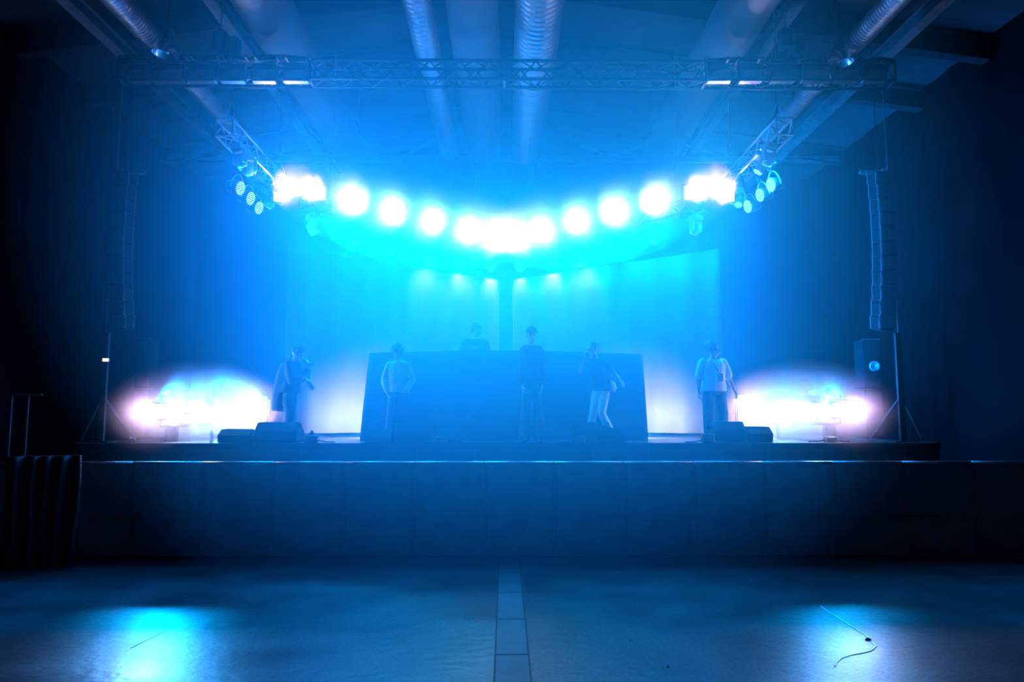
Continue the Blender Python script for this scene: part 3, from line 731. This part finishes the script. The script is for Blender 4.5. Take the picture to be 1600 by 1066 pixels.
# ------------------------------------------------------------------ lit sign, support frames at the wings
p = P(165, 562.5, 12.5)
root = thing('lit_sign', 'tiny white lit sign box on the tall dark stand at the wing', 'sign', (p.x, 12.5, p.z))
MB().bbox((0, 0.03, 0), (0.11, 0.05, 0.065), 0.006).build('case', M['fixture'], root)
MB().box((0, 0.001, 0), (0.098, 0.01, 0.05)).build('lit_face', M['sign'], root)
for side, nm, px in ((-1, 'left', 165), (1, 'right', 1404)):
    p2 = P(px, 520, 12.56); zt2 = P(px, 520, 12.56).z
    root = thing('stage_stand', f'tall dark braced stand at the {nm} wing of the stage', 'stand', (p2.x, 12.6, ZD))
    MB().box((0, 0, (zt2 - ZD) / 2), (0.10, 0.06, zt2 - ZD)).build('pole', M['darksteel'], root)
    MB().tube((-side * 0.02, 0, 0.75), (-side * 0.55, 0.1, 0.02), 0.018).build('brace', M['steel'], root)
    MB().tube((side * 0.02, 0, 0.75), (side * 0.40, 0.1, 0.02), 0.018).build('brace', M['steel'], root)
    MB().box((0, 0, 0.01), (0.4, 0.3, 0.02)).build('base_plate', M['darksteel'], root)
# step rail far at the left
root = thing('step_rail', 'faint metal handrail of the steps at the far dark wing', 'handrail', (0, 12.0, 0))
a, b_, c = P(18, 617, 12.0), P(66, 617, 12.0), P(45, 640, 12.0)
MB().tube((a.x, 0, a.z), (b_.x, 0, b_.z), 0.016).build('top_rail', M['steel'], root)
for px in (19, 45): q = P(px, 617, 12.0); MB().tube((q.x, 0, q.z), (q.x, 0, 0.0), 0.016).build('post', M['steel'], root)
drape('floor_drape', P(4, 800, 9.6).x, 9.6, P(100, 800, 9.6).x, 9.9, 0.02, 1.45, 5, 0.05, M['fascia'], 'gathered black cloth hanging beside the end of the crowd barrier')

# ------------------------------------------------------------------ people
def fuse(mb, name, m, parent, voxel=0.009, smooth=4):
    me = mb.mesh(name); o = bpy.data.objects.new(name, me); C.objects.link(o)
    bm = bmesh.new(); bm.from_mesh(me); bmesh.ops.recalc_face_normals(bm, faces=bm.faces); bm.to_mesh(me); bm.free()
    r = o.modifiers.new('r', 'REMESH'); r.mode = 'VOXEL'; r.voxel_size = voxel; r.use_smooth_shade = True
    s = o.modifiers.new('s', 'SMOOTH'); s.factor = 0.5; s.iterations = smooth
    dg = bpy.context.evaluated_depsgraph_get(); m2 = bpy.data.meshes.new_from_object(o.evaluated_get(dg))
    o.modifiers.clear(); o.data = m2; m2.name = name; bpy.data.meshes.remove(me)
    m2.materials.clear(); m2.materials.append(m)
    for p in m2.polygons: p.use_smooth = True
    if parent: o.parent = parent
    return o

def limb(mb, a, b, r0, r1, bulge=0.0, t0=0.0, t1=1.0, seg=12):
    a, b = Vector(a), Vector(b); pts, rr = [], []
    for i in range(7):
        t = t0 + (t1 - t0) * i / 6; pts.append(a.lerp(b, t)); rr.append(r0 + (r1 - r0) * t + bulge * math.sin(PI * min(1, t * 1.25)))
    mb.path(pts, rr, seg); mb.ball(pts[0], rr[0] * 0.99, seg=12, n=8); mb.ball(pts[-1], rr[-1] * 0.99, seg=12, n=8)

def hand(mb, wr, d, n, thumb, curl=0.5, k=1.0):
    """wr wrist, d direction of the hand, n palm normal (fingers curl towards it), thumb: +1/-1 side along d x n"""
    d = Vector(d).normalized(); n = Vector(n); n = (n - d * n.dot(d)).normalized(); s = d.cross(n) * thumb
    R = Matrix((s, n, d)).transposed()
    c = wr + d * 0.05 * k
    mb.ball(c, (0.042 * k, 0.017 * k, 0.055 * k), R, 12, 8); mb.ball(wr + d * 0.075 * k, (0.042 * k, 0.015 * k, 0.03 * k), R, 12, 8)
    for j, (off, L) in enumerate(((0.031, 0.073), (0.0105, 0.082), (-0.0105, 0.076), (-0.031, 0.06))):
        p = wr + d * 0.088 * k + s * off * k; q = d.copy(); pts = [p - d * 0.02 * k, p]
        for seg_ in (0.45, 0.32, 0.23):
            ang = curl * (0.75 + 0.12 * j); q = (q * math.cos(ang) + n * math.sin(ang)).normalized() if q.dot(n) < 0.98 else (q * math.cos(ang) - d * math.sin(ang)).normalized()
            p = p + q * L * seg_ * k; pts.append(p)
        mb.path(pts, [0.0095 * k, 0.0095 * k, 0.009 * k, 0.0085 * k, 0.0075 * k], 8); mb.ball(pts[-1], 0.0075 * k, seg=8, n=5)
    p = wr + d * 0.03 * k + s * 0.034 * k
    t1_ = p + (s * 0.7 + d * 0.7 + n * 0.25) * 0.038 * k; t2 = t1_ + (d * 0.8 + n * (0.3 + curl * 0.5) + s * 0.15) * 0.032 * k
    mb.path([p - s * 0.01 * k, p, t1_, t2], [0.013 * k, 0.013 * k, 0.0105 * k, 0.0085 * k], 8); mb.ball(t2, 0.0085 * k, seg=8, n=5)

def person(label, loc, rotz, pose):
    """figure facing local -Y; side -1 is local -X. heights are fractions of 1.75 m scaled by pose['H']"""
    k = pose['H'] / 1.75; root = thing('person', label, 'person', loc, (0, 0, rotz))
    lx, ly = pose.get('lean', (0, 0)); fat = pose.get('fat', 1.0); hx, hy = pose.get('hip', (0, 0))
    def sp(z): t = max(0, z - 0.92); return Vector((hx + lx * t, hy + ly * t * (0.6 + t * 0.7), z))
    def V(p): return Vector(p) * k
    sw = pose.get('sw', 1.0)
    TOR = [(0.82, 0.11, 0.095), (0.90, 0.165, 0.118), (0.98, 0.160, 0.115), (1.08, 0.143, 0.103), (1.18, 0.152, 0.110), (1.30, 0.172, 0.120), (1.38, 0.172, 0.108), (1.43, 0.145, 0.088), (1.47, 0.085, 0.066), (1.50, 0.056, 0.056), (1.58, 0.052, 0.055)]
    def torso(mb, infl=0.0, z0=0.8, z1=2, flare=0.0, belly=0.0):
        rs = []
        for z, rx, ry in TOR:
            if z < z0 or z > z1: continue
            c = sp(z); fl = flare * max(0, (1.25 - z)); be = belly * math.exp(-((z - 1.08) / 0.12) ** 2)
            f = fat if z < 1.45 else 1.0
            rs.append([(Vector((c.x + (rx * f + infl + fl) * math.cos(2 * PI * i / 20), c.y - be * 0.5 + (ry * f + infl + fl + be) * math.sin(2 * PI * i / 20), c.z))) * k for i in range(20)])
        mb.rings(rs)
    sh = {s: sp(1.415) + Vector((s * 0.178 * sw * (0.6 + 0.4 * fat), pose.get('twist', 0) * s, pose.get('shrug', 0))) for s in (-1, 1)}
    el, wr = {}, {}
    for s in (-1, 1):
        A = pose['arm'][s]
        if 'mouth' in A: continue
        el[s] = sh[s] + Vector(A['u']).normalized() * 0.29; wr[s] = el[s] + Vector(A['f']).normalized() * 0.25
    hp = {s: sp(0.92) + Vector((s * 0.088 * fat, 0, -0.03)) for s in (-1, 1)}
    kn, an, toe = {}, {}, {}
    for s in (-1, 1):
        Lg = pose['leg'][s]; kn[s] = Vector(Lg['k']); an[s] = Vector(Lg['a']); toe[s] = Vector(Lg.get('t', (s * 0.25, -1, 0))).normalized()
    # head
    hy_, hp_, hr_ = pose.get('head', (0, 0, 0)); nk = sp(1.55)
    HR = Matrix.Rotation(hy_, 3, 'Z') @ Matrix.Rotation(hp_, 3, 'X') @ Matrix.Rotation(hr_, 3, 'Y')
    HS = pose.get('hs', 1.07)
    def Hd(p): return (nk + HR @ (Vector(p) * HS)) * k
    for s in (-1, 1):
        A = pose['arm'][s]
        if 'mouth' in A:                              # bend the arm so that the wrist comes to the mouth
            T_ = nk + HR @ Vector((0, -0.11, 0.02)) + Vector(A['mouth']); D_ = T_ - sh[s]; L1, L2 = 0.29, 0.25; dl = min(D_.length, 0.52); dn = D_.normalized()
            c_ = (L1 * L1 + dl * dl - L2 * L2) / (2 * L1 * dl); h_ = Vector(A['hint']); h_ = (h_ - dn * h_.dot(dn)).normalized()
            el[s] = sh[s] + dn * L1 * c_ + h_ * L1 * math.sqrt(max(0, 1 - c_ * c_)); wr[s] = sh[s] + dn * dl
    b = MB(); torso(b)
    for s in (-1, 1):
        limb(b, V(sh[s]), V(el[s]), 0.052 * k * fat, 0.040 * k * fat, 0.004); limb(b, V(el[s]), V(wr[s]), 0.041 * k * fat, 0.027 * k, 0.006)
        b.ball(V(sh[s] + Vector((-s * 0.02, 0, -0.01))), 0.062 * k)
        A = pose['arm'][s]; hand(b, V(wr[s]), A['d'] if 'd' in A else A['f'], A['n'], A.get('th', 1), A.get('curl', 0.45), k)
        limb(b, V(hp[s]), V(kn[s]), 0.082 * k * fat, 0.056 * k * fat, 0.008); limb(b, V(kn[s]), V(an[s]), 0.054 * k * fat, 0.036 * k, 0.012)
        b.ball(V(an[s]) + toe[s] * 0.05 * k - Vector((0, 0, 0.035 * k)), (0.04 * k, 0.11 * k, 0.035 * k), Matrix.Rotation(math.atan2(toe[s].x, -toe[s].y), 3, 'Z'))
    # head shape: skull, face, jaw, nose, brow, lips, ears
    b.ball(Hd((0, 0.005, 0.105)), (0.077 * k, 0.096 * k, 0.100 * k), HR, 20, 14); b.ball(Hd((0, -0.030, 0.06)), (0.062 * k, 0.066 * k, 0.085 * k), HR, 18, 12)
    b.ball(Hd((0, -0.048, 0.005)), (0.044 * k, 0.044 * k, 0.034 * k), HR, 14, 10); b.path([Hd((0, -0.092, 0.095)), Hd((0, -0.108, 0.068)), Hd((0, -0.119, 0.052)), Hd((0, -0.094, 0.044))], [0.009 * k, 0.011 * k, 0.014 * k, 0.012 * k], 8)
    b.path([Hd((-0.045, -0.080, 0.108)), Hd((0, -0.094, 0.106)), Hd((0.045, -0.080, 0.108))], 0.011 * k, 8)
    b.path([Hd((-0.024, -0.088, 0.020)), Hd((0, -0.098, 0.022)), Hd((0.024, -0.088, 0.020))], [0.006 * k, 0.009 * k, 0.006 * k], 8)
    for s in (-1, 1): b.ball(Hd((s * 0.080, 0.012, 0.075)), (0.012 * k, 0.022 * k, 0.032 * k), HR, 10, 8)
    limb(b, V(sp(1.46)), Hd((0, 0.005, 0.04)), 0.058 * k, 0.056 * k)
    body = fuse(b, 'body', M['skin'], root, 0.0085, 3)
    for s in (-1, 1): MB().ball(Hd((s * 0.031, -0.083, 0.083)), 0.0125 * k, seg=10, n=8).build('eye', M['eye'], root, smooth=True)
    # clothes
    top = pose['top']; t = MB(); torso(t, 0.020 + top.get('loose', 0), top.get('z0', 0.9), 1.475, top.get('flare', 0.02), top.get('belly', 0))
    if top.get('hood'): t.path([V(sp(1.46) + Vector((0.10 * math.cos(a), 0.02 + 0.085 * math.sin(a), 0.015 * math.sin(a)))) for a in [2 * PI * i / 16 for i in range(17)]], 0.036 * k, 10)
    sl = top.get('sleeve', 0.6); lo = top.get('loose', 0)
    for s in (-1, 1):
        limb(t, V(sh[s]), V(el[s]), (0.061 + lo) * k * fat, (0.052 + lo) * k * fat + top.get('cuff', 0.008), 0.004, 0, min(1, sl))
        t.ball(V(sh[s] + Vector((-s * 0.03, 0, -0.005))), (0.066 + lo * 0.5) * k)
        if sl > 1: limb(t, V(el[s]), V(wr[s]), (0.056 + lo) * k, (0.040 + lo * 0.7) * k, 0.006, 0, min(0.97, sl - 1))
    if 'cape' in top:
        for pts, rr in top['cape']: t.path([V(p) for p in pts], [r * k for r in rr], 14)
    fuse(t, top['name'], M[top['m']], root, 0.011, 5)
    tr = pose['trousers']; t = MB(); torso(t, 0.014, 0.81, top.get('z0', 0.9) + 0.16)
    w_ = tr.get('wide', 0.0)
    for s in (-1, 1):
        limb(t, V(hp[s]), V(kn[s]), 0.098 * k * fat, (0.074 + w_ * 0.6) * k * fat, 0.006); limb(t, V(kn[s]), V(an[s]), (0.074 + w_ * 0.6) * k * fat, (0.062 + w_) * k, 0.0, 0, tr.get('len', 0.97))
        if tr.get('fold'):
            for q in range(4): t.ball(V(kn[s].lerp(an[s], 0.3 + 0.18 * q) + Vector((0.02 * (-1) ** q, -0.03, 0))), (0.075 * k, 0.06 * k, 0.018 * k), Matrix.Rotation(0.4 * (-1) ** q, 3, 'Y'))
    fuse(t, 'trousers', M[tr['m']], root, 0.011, 4)
    for s in (-1, 1):
        Rz = Matrix.Rotation(math.atan2(toe[s].x, -toe[s].y), 3, 'Z'); a_ = V(an[s]); t = MB(); fl_ = a_.z - 0.085 * k
        t.ball(a_ + toe[s] * 0.065 * k + Vector((0, 0, -0.045 * k)), (0.047 * k, 0.135 * k, 0.042 * k), Rz, 16, 10); t.ball(a_ + Vector((0, 0, -0.02 * k)), (0.045 * k, 0.055 * k, 0.06 * k), Rz)
        fuse(t, 'shoe', M[pose.get('shoe', 'shoe')], root, 0.010, 2)
    ha = pose.get('hair', 'short')
    if ha in ('short', 'curly', 'afro'):
        g = {'short': 0.010, 'curly': 0.024, 'afro': 0.034}[ha]; t = MB()
        t.ball(Hd((0, 0.022, 0.122)), ((0.078 + g) * k, (0.092 + g) * k, (0.088 + g) * k), HR, 18, 12)
        if ha != 'short':
            rnd = random.Random(sum(map(ord, label)))
            for i in range(46):
                a, e = rnd.uniform(0, 2 * PI), rnd.uniform(-0.1, 1.5)
                v = Vector((math.cos(a) * math.cos(e) * (0.082 + g), 0.025 + math.sin(a) * math.cos(e) * (0.096 + g), 0.122 + math.sin(e) * (0.092 + g)))
                if v.y < -0.055 and v.z < 0.165: continue
                t.ball(Hd(v), rnd.uniform(0.018, 0.032) * k, seg=8, n=6)
        else: t.ball(Hd((0, 0.05, 0.07)), (0.072 * k, 0.06 * k, 0.06 * k), HR, 14, 10)
        # carve the face free: keep what lies behind the hairline
        hairo = fuse(t, 'hair', M['hair'], root, 0.009, 2)
        bm = bmesh.new(); bm.from_mesh(hairo.data); inv = HR.inverted(); dele = []
        for v in bm.verts:
            q = inv @ (v.co / k - nk)
            if q.y < -0.035 and q.z < 0.135: v.co = (nk + HR @ Vector((q.x * 0.7, max(q.y, -0.02), q.z))) * k
        bm.to_mesh(hairo.data); bm.free()
    if pose.get('cap'):
        t = MB(); rs = []
        for j in range(7):
            e = PI / 2 * j / 6.2
            rs.append([Hd((0.086 * math.cos(e) * math.cos(2 * PI * i / 20), 0.008 + 0.104 * math.cos(e) * math.sin(2 * PI * i / 20), 0.125 + 0.095 * math.sin(e))) for i in range(20)])
        t.rings(rs); c = t.build('cap', M[pose['cap']], root, smooth=True)
        t = MB(); n = 10; up, dn = [], []
        for i in range(n + 1):
            a = PI * i / n; up.append(Hd((-0.08 * math.cos(a), -0.06 - 0.115 * math.sin(a), 0.128 - 0.02 * math.sin(a))))
        t.rings([[p + HR @ Vector((0, 0, 0.006)) * k for p in up], up]); t.build('brim', M[pose['cap']], c)
    for fn in pose.get('extra', ()): fn(root, k, V, Hd, sp, wr)
    root['wr'] = [tuple(root.matrix_basis @ V(wr[s])) for s in (-1, 1)] and ''
    del root['wr']
    return root, {s: Matrix.Rotation(rotz, 3, 'Z') @ V(wr[s]) + Vector(loc) for s in (-1, 1)}, Matrix.Rotation(rotz, 3, 'Z') @ Hd((0, -0.11, 0.02)) + Vector(loc)

def microphone(grip, tip, label):
    """grip: in the hand, tip: at the mouth"""
    grip, tip = Vector(grip), Vector(tip); d = (tip - grip).normalized(); q = d.to_track_quat('Z', 'Y')
    root = thing('microphone', label, 'microphone', grip, q.to_euler())
    L = (tip - grip).length
    MB().lathe([(0.010, -0.10), (0.013, -0.095), (0.018, L - 0.045), (0.02, L - 0.035)], None, 12).build('handle', M['rubber'], root, smooth=True)
    MB().ball((0, 0, L - 0.012), (0.026, 0.026, 0.03)).build('mesh_head', M['darksteel'], root, smooth=True)

def stand_at(px, Y): p = P(px, 690, Y); return (p.x, Y, ZD)
def fit_h(pyt, Y): return P(800, pyt, Y).z - ZD
DN = (0, 0, -1)
straight = lambda sp_=0.10, b=0.0: {s: {'k': (s * (0.088 + sp_ * 0.3), -0.02 + b * s, 0.49), 'a': (s * (0.085 + sp_ * 0.55), 0.02 + b * s, 0.085)} for s in (-1, 1)}

# 1: person in a cape, seen from the side, looking over the deck with a mic
Y1 = 12.85
def cape(k_): return [([(0.0, 0.02, 1.42), (0.0, 0.06, 1.25), (0.0, 0.10, 1.0), (0.0, 0.14, 0.75), (0, 0.16, 0.56)], [0.16, 0.19, 0.20, 0.20, 0.17])]
p1, wr1, mo1 = person('person in a long pale-edged cape seen from the side with a microphone', stand_at(450, Y1), math.radians(78), dict(
    H=fit_h(543, Y1), lean=(0, -0.16), head=(0, 0.45, 0), hair='curly',
    arm={-1: {'u': (-0.1, -0.25, -1), 'f': (0.1, -0.8, 0.05), 'd': (0, -0.8, -0.55), 'n': (0.4, 0, -1), 'th': -1, 'curl': 0.9},
         1: {'mouth': (0.03, -0.12, -0.14), 'hint': (0.4, 0.1, -1), 'd': (-0.3, -0.35, 0.8), 'n': (-0.6, 0.6, 0.3), 'th': -1, 'curl': 0.95}},
    leg={-1: {'k': (-0.13, -0.10, 0.49), 'a': (-0.15, -0.10, 0.085)}, 1: {'k': (0.13, 0.05, 0.49), 'a': (0.15, 0.16, 0.085)}},
    top=dict(name='cape', m='dark_cloth', z0=0.88, sleeve=1.6, loose=0.025, flare=0.10, cape=cape(1)), trousers=dict(m='navy', wide=0.05)))
microphone(wr1[1] + Vector((0.03, -0.02, 0.07)), mo1 + Vector((0.035, 0, -0.015)), 'black microphone at the mouth of the person in the cape')
# bottle in the other hand
q = wr1[-1]; dd = Vector((0.55, 0.0, -0.7)).normalized()
root = thing('drink_bottle', 'dark bottle with a pale cap held out by the person in the cape', 'bottle', q + Vector((0.06, -0.02, -0.06)), (-dd).to_track_quat('Z', 'Y').to_euler())
MB().lathe([(0.03, -0.15), (0.034, -0.14), (0.034, -0.02), (0.016, 0.03), (0.014, 0.06)], None, 14).build('bottle_body', M['rubber'], root, smooth=True)
MB().lathe([(0.017, 0.055), (0.017, 0.085)], None, 12).build('cap', M['white_plastic'], root)

# 2: pale hoodie, hands at the pockets
Y2 = 12.75
def cord(root, k, V, Hd, sp, wr):
    mb = MB()
    for s in (-1, 1): mb.path([V(sp(1.44) + Vector((s * 0.04, -0.115, 0))), V(sp(1.36) + Vector((s * 0.05, -0.155, 0))), V(sp(1.25) + Vector((s * 0.045, -0.165, 0)))], 0.005 * k, 6)
    mb.build('hood_cord', M['white_cloth'], root)
person('person in a pale hoodie and dark trousers with both hands at the pockets', stand_at(620, Y2), math.radians(-6), dict(
    H=fit_h(543, Y2), head=(math.radians(-12), 0.25, 0), hair='afro', lean=(0.02, -0.06), fat=0.9,
    arm={-1: {'u': (-0.33, 0.12, -0.9), 'f': (0.30, -0.35, -0.85), 'n': (1, 0, 0), 'curl': 0.6, 'th': 1}, 1: {'u': (0.33, 0.10, -0.9), 'f': (-0.34, -0.45, -0.8), 'n': (-1, 0, 0), 'curl': 0.6, 'th': -1}},
    leg=straight(0.10), top=dict(name='hoodie', m='grey_cloth', z0=0.89, sleeve=1.95, loose=0.010, flare=0.03, hood=True), trousers=dict(m='navy', wide=0.03), shoe='white_shoe', extra=(cord,)))

# 3: DJ behind the desk
Y3 = 14.75
def shirt_print(root, k, V, Hd, sp, wr):
    mb = MB(); mb.path([V(sp(1.29) + Vector((0.05 * math.cos(i * 1.9) + 0.012 * i - 0.05, -0.152, 0.035 * math.sin(i * 2.3)))) for i in range(10)], 0.008 * k, 6)
    mb.build('chest_print', M['grey_cloth'], root)
person('person in a cap and dark T-shirt standing behind the draped desk', (P(741, 690, Y3).x, Y3, ZD + RISER), math.radians(8), dict(
    H=fit_h(508, Y3) - RISER, head=(math.radians(38), 0.30, 0), hair='short', cap='dark_cloth', lean=(0, -0.10),
    arm={-1: {'u': (-0.42, -0.15, -0.9), 'f': (0.25, -0.95, -0.25), 'n': (0, 0, -1), 'th': -1, 'curl': 0.3}, 1: {'u': (0.35, -0.15, -0.95), 'f': (-0.2, -0.9, -0.2), 'n': (0, 0, -1), 'th': 1, 'curl': 0.3}},
    leg=straight(0.12), top=dict(name='t_shirt', m='dark_cloth', z0=0.9, sleeve=0.8, loose=0.012), trousers=dict(m='navy'), extra=(shirt_print,)))

# 4: tall figure in front of the desk
Y4 = 12.62
p4, wr4, mo4 = person('tall slim person in long dark clothes and a cap before the desk centre', stand_at(831, Y4), math.radians(4), dict(
    H=fit_h(513, Y4), head=(0.0, 0.15, 0), hair='short', cap='navy', fat=0.74, sw=0.86, lean=(0, -0.03),
    arm={-1: {'u': (-0.06, 0.0, -1), 'f': (0.04, -0.15, -1), 'n': (1, 0, 0), 'th': 1, 'curl': 0.5}, 1: {'u': (0.06, 0.0, -1), 'f': (-0.04, -0.15, -1), 'n': (-1, 0, 0), 'th': -1, 'curl': 0.5}},
    leg=straight(0.04), top=dict(name='jacket', m='dark_cloth', z0=0.9, sleeve=1.95, loose=0.008, hood=True), trousers=dict(m='navy', wide=0.035)))

# 5: white trousers, leaning, mic at the mouth
Y5 = 12.85
def waistbag(root, k, V, Hd, sp, wr):
    MB().bbox(V(sp(0.97) + Vector((0.20, 0.02, 0))), (0.13 * k, 0.18 * k, 0.20 * k), 0.04, Matrix.Rotation(-0.35, 3, 'Y')).build('waist_bag', M['grey_cloth'], root, smooth=False)
    mb = MB(); mb.path([V(sp(1.0) + Vector((0.185 * math.cos(a), 0.14 * math.sin(a), 0.015 * math.cos(a)))) for a in [2 * PI * i / 20 for i in range(21)]], 0.012 * k, 6); mb.build('bag_strap', M['dark_cloth'], root)
p5, wr5, mo5 = person('person in a dark T-shirt and white trousers leaning into a microphone', stand_at(937, Y5), math.radians(-22), dict(
    H=fit_h(539, Y5) * 1.02, head=(math.radians(-38), 0.12, 0), hair='short', lean=(-0.17, -0.10), hip=(0.03, 0.02), fat=0.86, sw=0.92,
    arm={-1: {'mouth': (-0.08, -0.10, -0.13), 'hint': (-0.35, 0.1, -1), 'd': (0.1, -0.3, 0.9), 'n': (0.3, 0.6, 0.2), 'th': 1, 'curl': 0.95}, 1: {'u': (0.62, 0.20, -0.75), 'f': (0.45, -0.55, -0.45), 'n': (0.1, -0.3, -1), 'th': 1, 'curl': 0.4}},
    leg={-1: {'k': (-0.10, -0.06, 0.48), 'a': (-0.20, 0.0, 0.085)}, 1: {'k': (0.07, -0.10, 0.49), 'a': (0.22, 0.10, 0.085)}},
    top=dict(name='t_shirt', m='dark_cloth', z0=0.88, sleeve=0.75, loose=0.006, flare=0.04), trousers=dict(m='white_cloth', wide=0.012, fold=True), shoe='white_shoe', extra=(waistbag,)))
g5 = wr5[-1] + Vector((-0.01, -0.03, 0.08))
microphone(g5, mo5 + Vector((-0.02, -0.02, 0)), 'black microphone at the mouth of the person in white trousers')

# 6: white T-shirt, arms hanging, face turned aside
Y6 = 12.95
def lanyard(root, k, V, Hd, sp, wr):
    MB().bbox(V(sp(1.14) + Vector((0.03, -0.225, 0))), (0.10 * k, 0.012 * k, 0.13 * k), 0.004).build('badge', M['rubber'], root)
    mb = MB()
    for s in (-1, 1): mb.path([V(sp(1.46) + Vector((s * 0.075, -0.06, 0.015))), V(sp(1.40) + Vector((s * 0.075, -0.155, 0))), V(sp(1.28) + Vector((s * 0.04 + 0.02, -0.195, 0))), V(sp(1.20) + Vector((0.03, -0.22, 0)))], 0.006 * k, 6)
    mb.build('lanyard_strap', M['rubber'], root)
person('heavily built person in a white T-shirt with a lanyard badge, arms hanging', stand_at(1117, Y6), math.radians(10), dict(
    H=fit_h(538, Y6), head=(math.radians(42), 0.0, 0), hair='curly', fat=1.14, lean=(0, -0.02),
    arm={-1: {'u': (-0.30, 0.05, -1), 'f': (-0.06, -0.10, -1), 'n': (1, 0, 0), 'th': 1, 'curl': 0.5}, 1: {'u': (0.42, 0.0, -1), 'f': (0.38, -0.15, -1), 'n': (-1, 0, 0), 'th': -1, 'curl': 0.4}},
    leg={-1: {'k': (-0.12, -0.02, 0.49), 'a': (-0.10, 0.04, 0.085)}, 1: {'k': (0.14, -0.06, 0.49), 'a': (0.15, -0.02, 0.085)}},
    top=dict(name='t_shirt', m='white_cloth', z0=0.9, sleeve=0.85, loose=0.016, flare=0.05, belly=0.04), trousers=dict(m='navy', wide=0.02), extra=(lanyard,)))

# ------------------------------------------------------------------ haze
def haze(name, label, loc, rad, dens, power, aniso, rot=(0, 0, 0), step=1.0, core=0.0, col=(1, 0.6, 0.7)):
    m = bpy.data.materials.new(name); m.use_nodes = True; nt = m.node_tree; N = nt.nodes; N.remove(N['Principled BSDF']); out = N['Material Output']
    vs_ = N.new('ShaderNodeVolumeScatter'); vs_.inputs['Anisotropy'].default_value = aniso; vs_.inputs['Color'].default_value = col + (1,)
    tc = N.new('ShaderNodeTexCoord'); ln = N.new('ShaderNodeVectorMath'); ln.operation = 'LENGTH'
    nt.links.new(tc.outputs['Object'], ln.inputs[0])
    mr = N.new('ShaderNodeMapRange'); mr.interpolation_type = 'LINEAR'; mr.inputs['From Min'].default_value = core; mr.inputs['From Max'].default_value = 1.0; mr.inputs['To Min'].default_value = 1.0; mr.inputs['To Max'].default_value = 0.0
    nt.links.new(ln.outputs['Value'], mr.inputs['Value'])
    pw = N.new('ShaderNodeMath'); pw.operation = 'POWER'; pw.inputs[1].default_value = power; nt.links.new(mr.outputs['Result'], pw.inputs[0])
    mu = N.new('ShaderNodeMath'); mu.operation = 'MULTIPLY'; mu.inputs[1].default_value = dens; nt.links.new(pw.outputs[0], mu.inputs[0])
    nt.links.new(mu.outputs[0], vs_.inputs['Density']); nt.links.new(vs_.outputs[0], out.inputs['Volume'])
    m.cycles.volume_step_rate = step
    mb = MB().ball((0, 0, 0), 1.0, None, 32, 18)
    o = mb.build(name, m, smooth=True, loc=loc, rot=rot); o.scale = rad; tag(o, label, 'haze', None, 'stuff'); return o
haze('stage_haze', 'broad soft theatrical haze filling the air over the whole stage', (0, 11.5, 3.8), (5.2, 8.95, 5.0), HAZE, 1.2, 0.35, step=1.0, core=0.2, col=(0.02, 0.54, 1.0))
for row, nm, dy in ((VL, 'left', 0), (VR, 'right', 0)):  # added haze bodies, warm tinted, stand in for the lamps' white lens halo
    A, B = row[0], row[-1]; c = (A + B) / 2; d = B - A
    haze('added_halo_haze', f'thick added haze imitating lens halo around the {nm} arm of the flown lamp V', (c.x, c.y - 0.25, VZ), (d.length / 2 + 0.85, 1.5, 1.1), PUFF, 1.3, 0.75, (0, 0, math.atan2(d.y, d.x)), core=0.45, col=(1, 0.5, 0.42))
for side, nm in ((-1, 'left'), (1, 'right')):  # deck rows: haze added here too, shaped like the lens bloom
    A = P(251, 643, 12.6) if side < 0 else P(1313, 641, 12.6); B = P(405, 648, 16.5) if side < 0 else P(1162, 646, 16.5)
    c = (A + B) / 2; d = B - A
    haze('added_halo_haze', f'thick added haze imitating lens halo around the lamp row on the deck at the {nm}', (c.x, c.y - 0.35, c.z), (d.length / 2 + 1.1, 1.1, 1.05), PUFF, 1.9, 0.7, (0, 0, math.atan2(d.y, d.x)), core=0.2, col=(0.85, 0.5, 0.5))
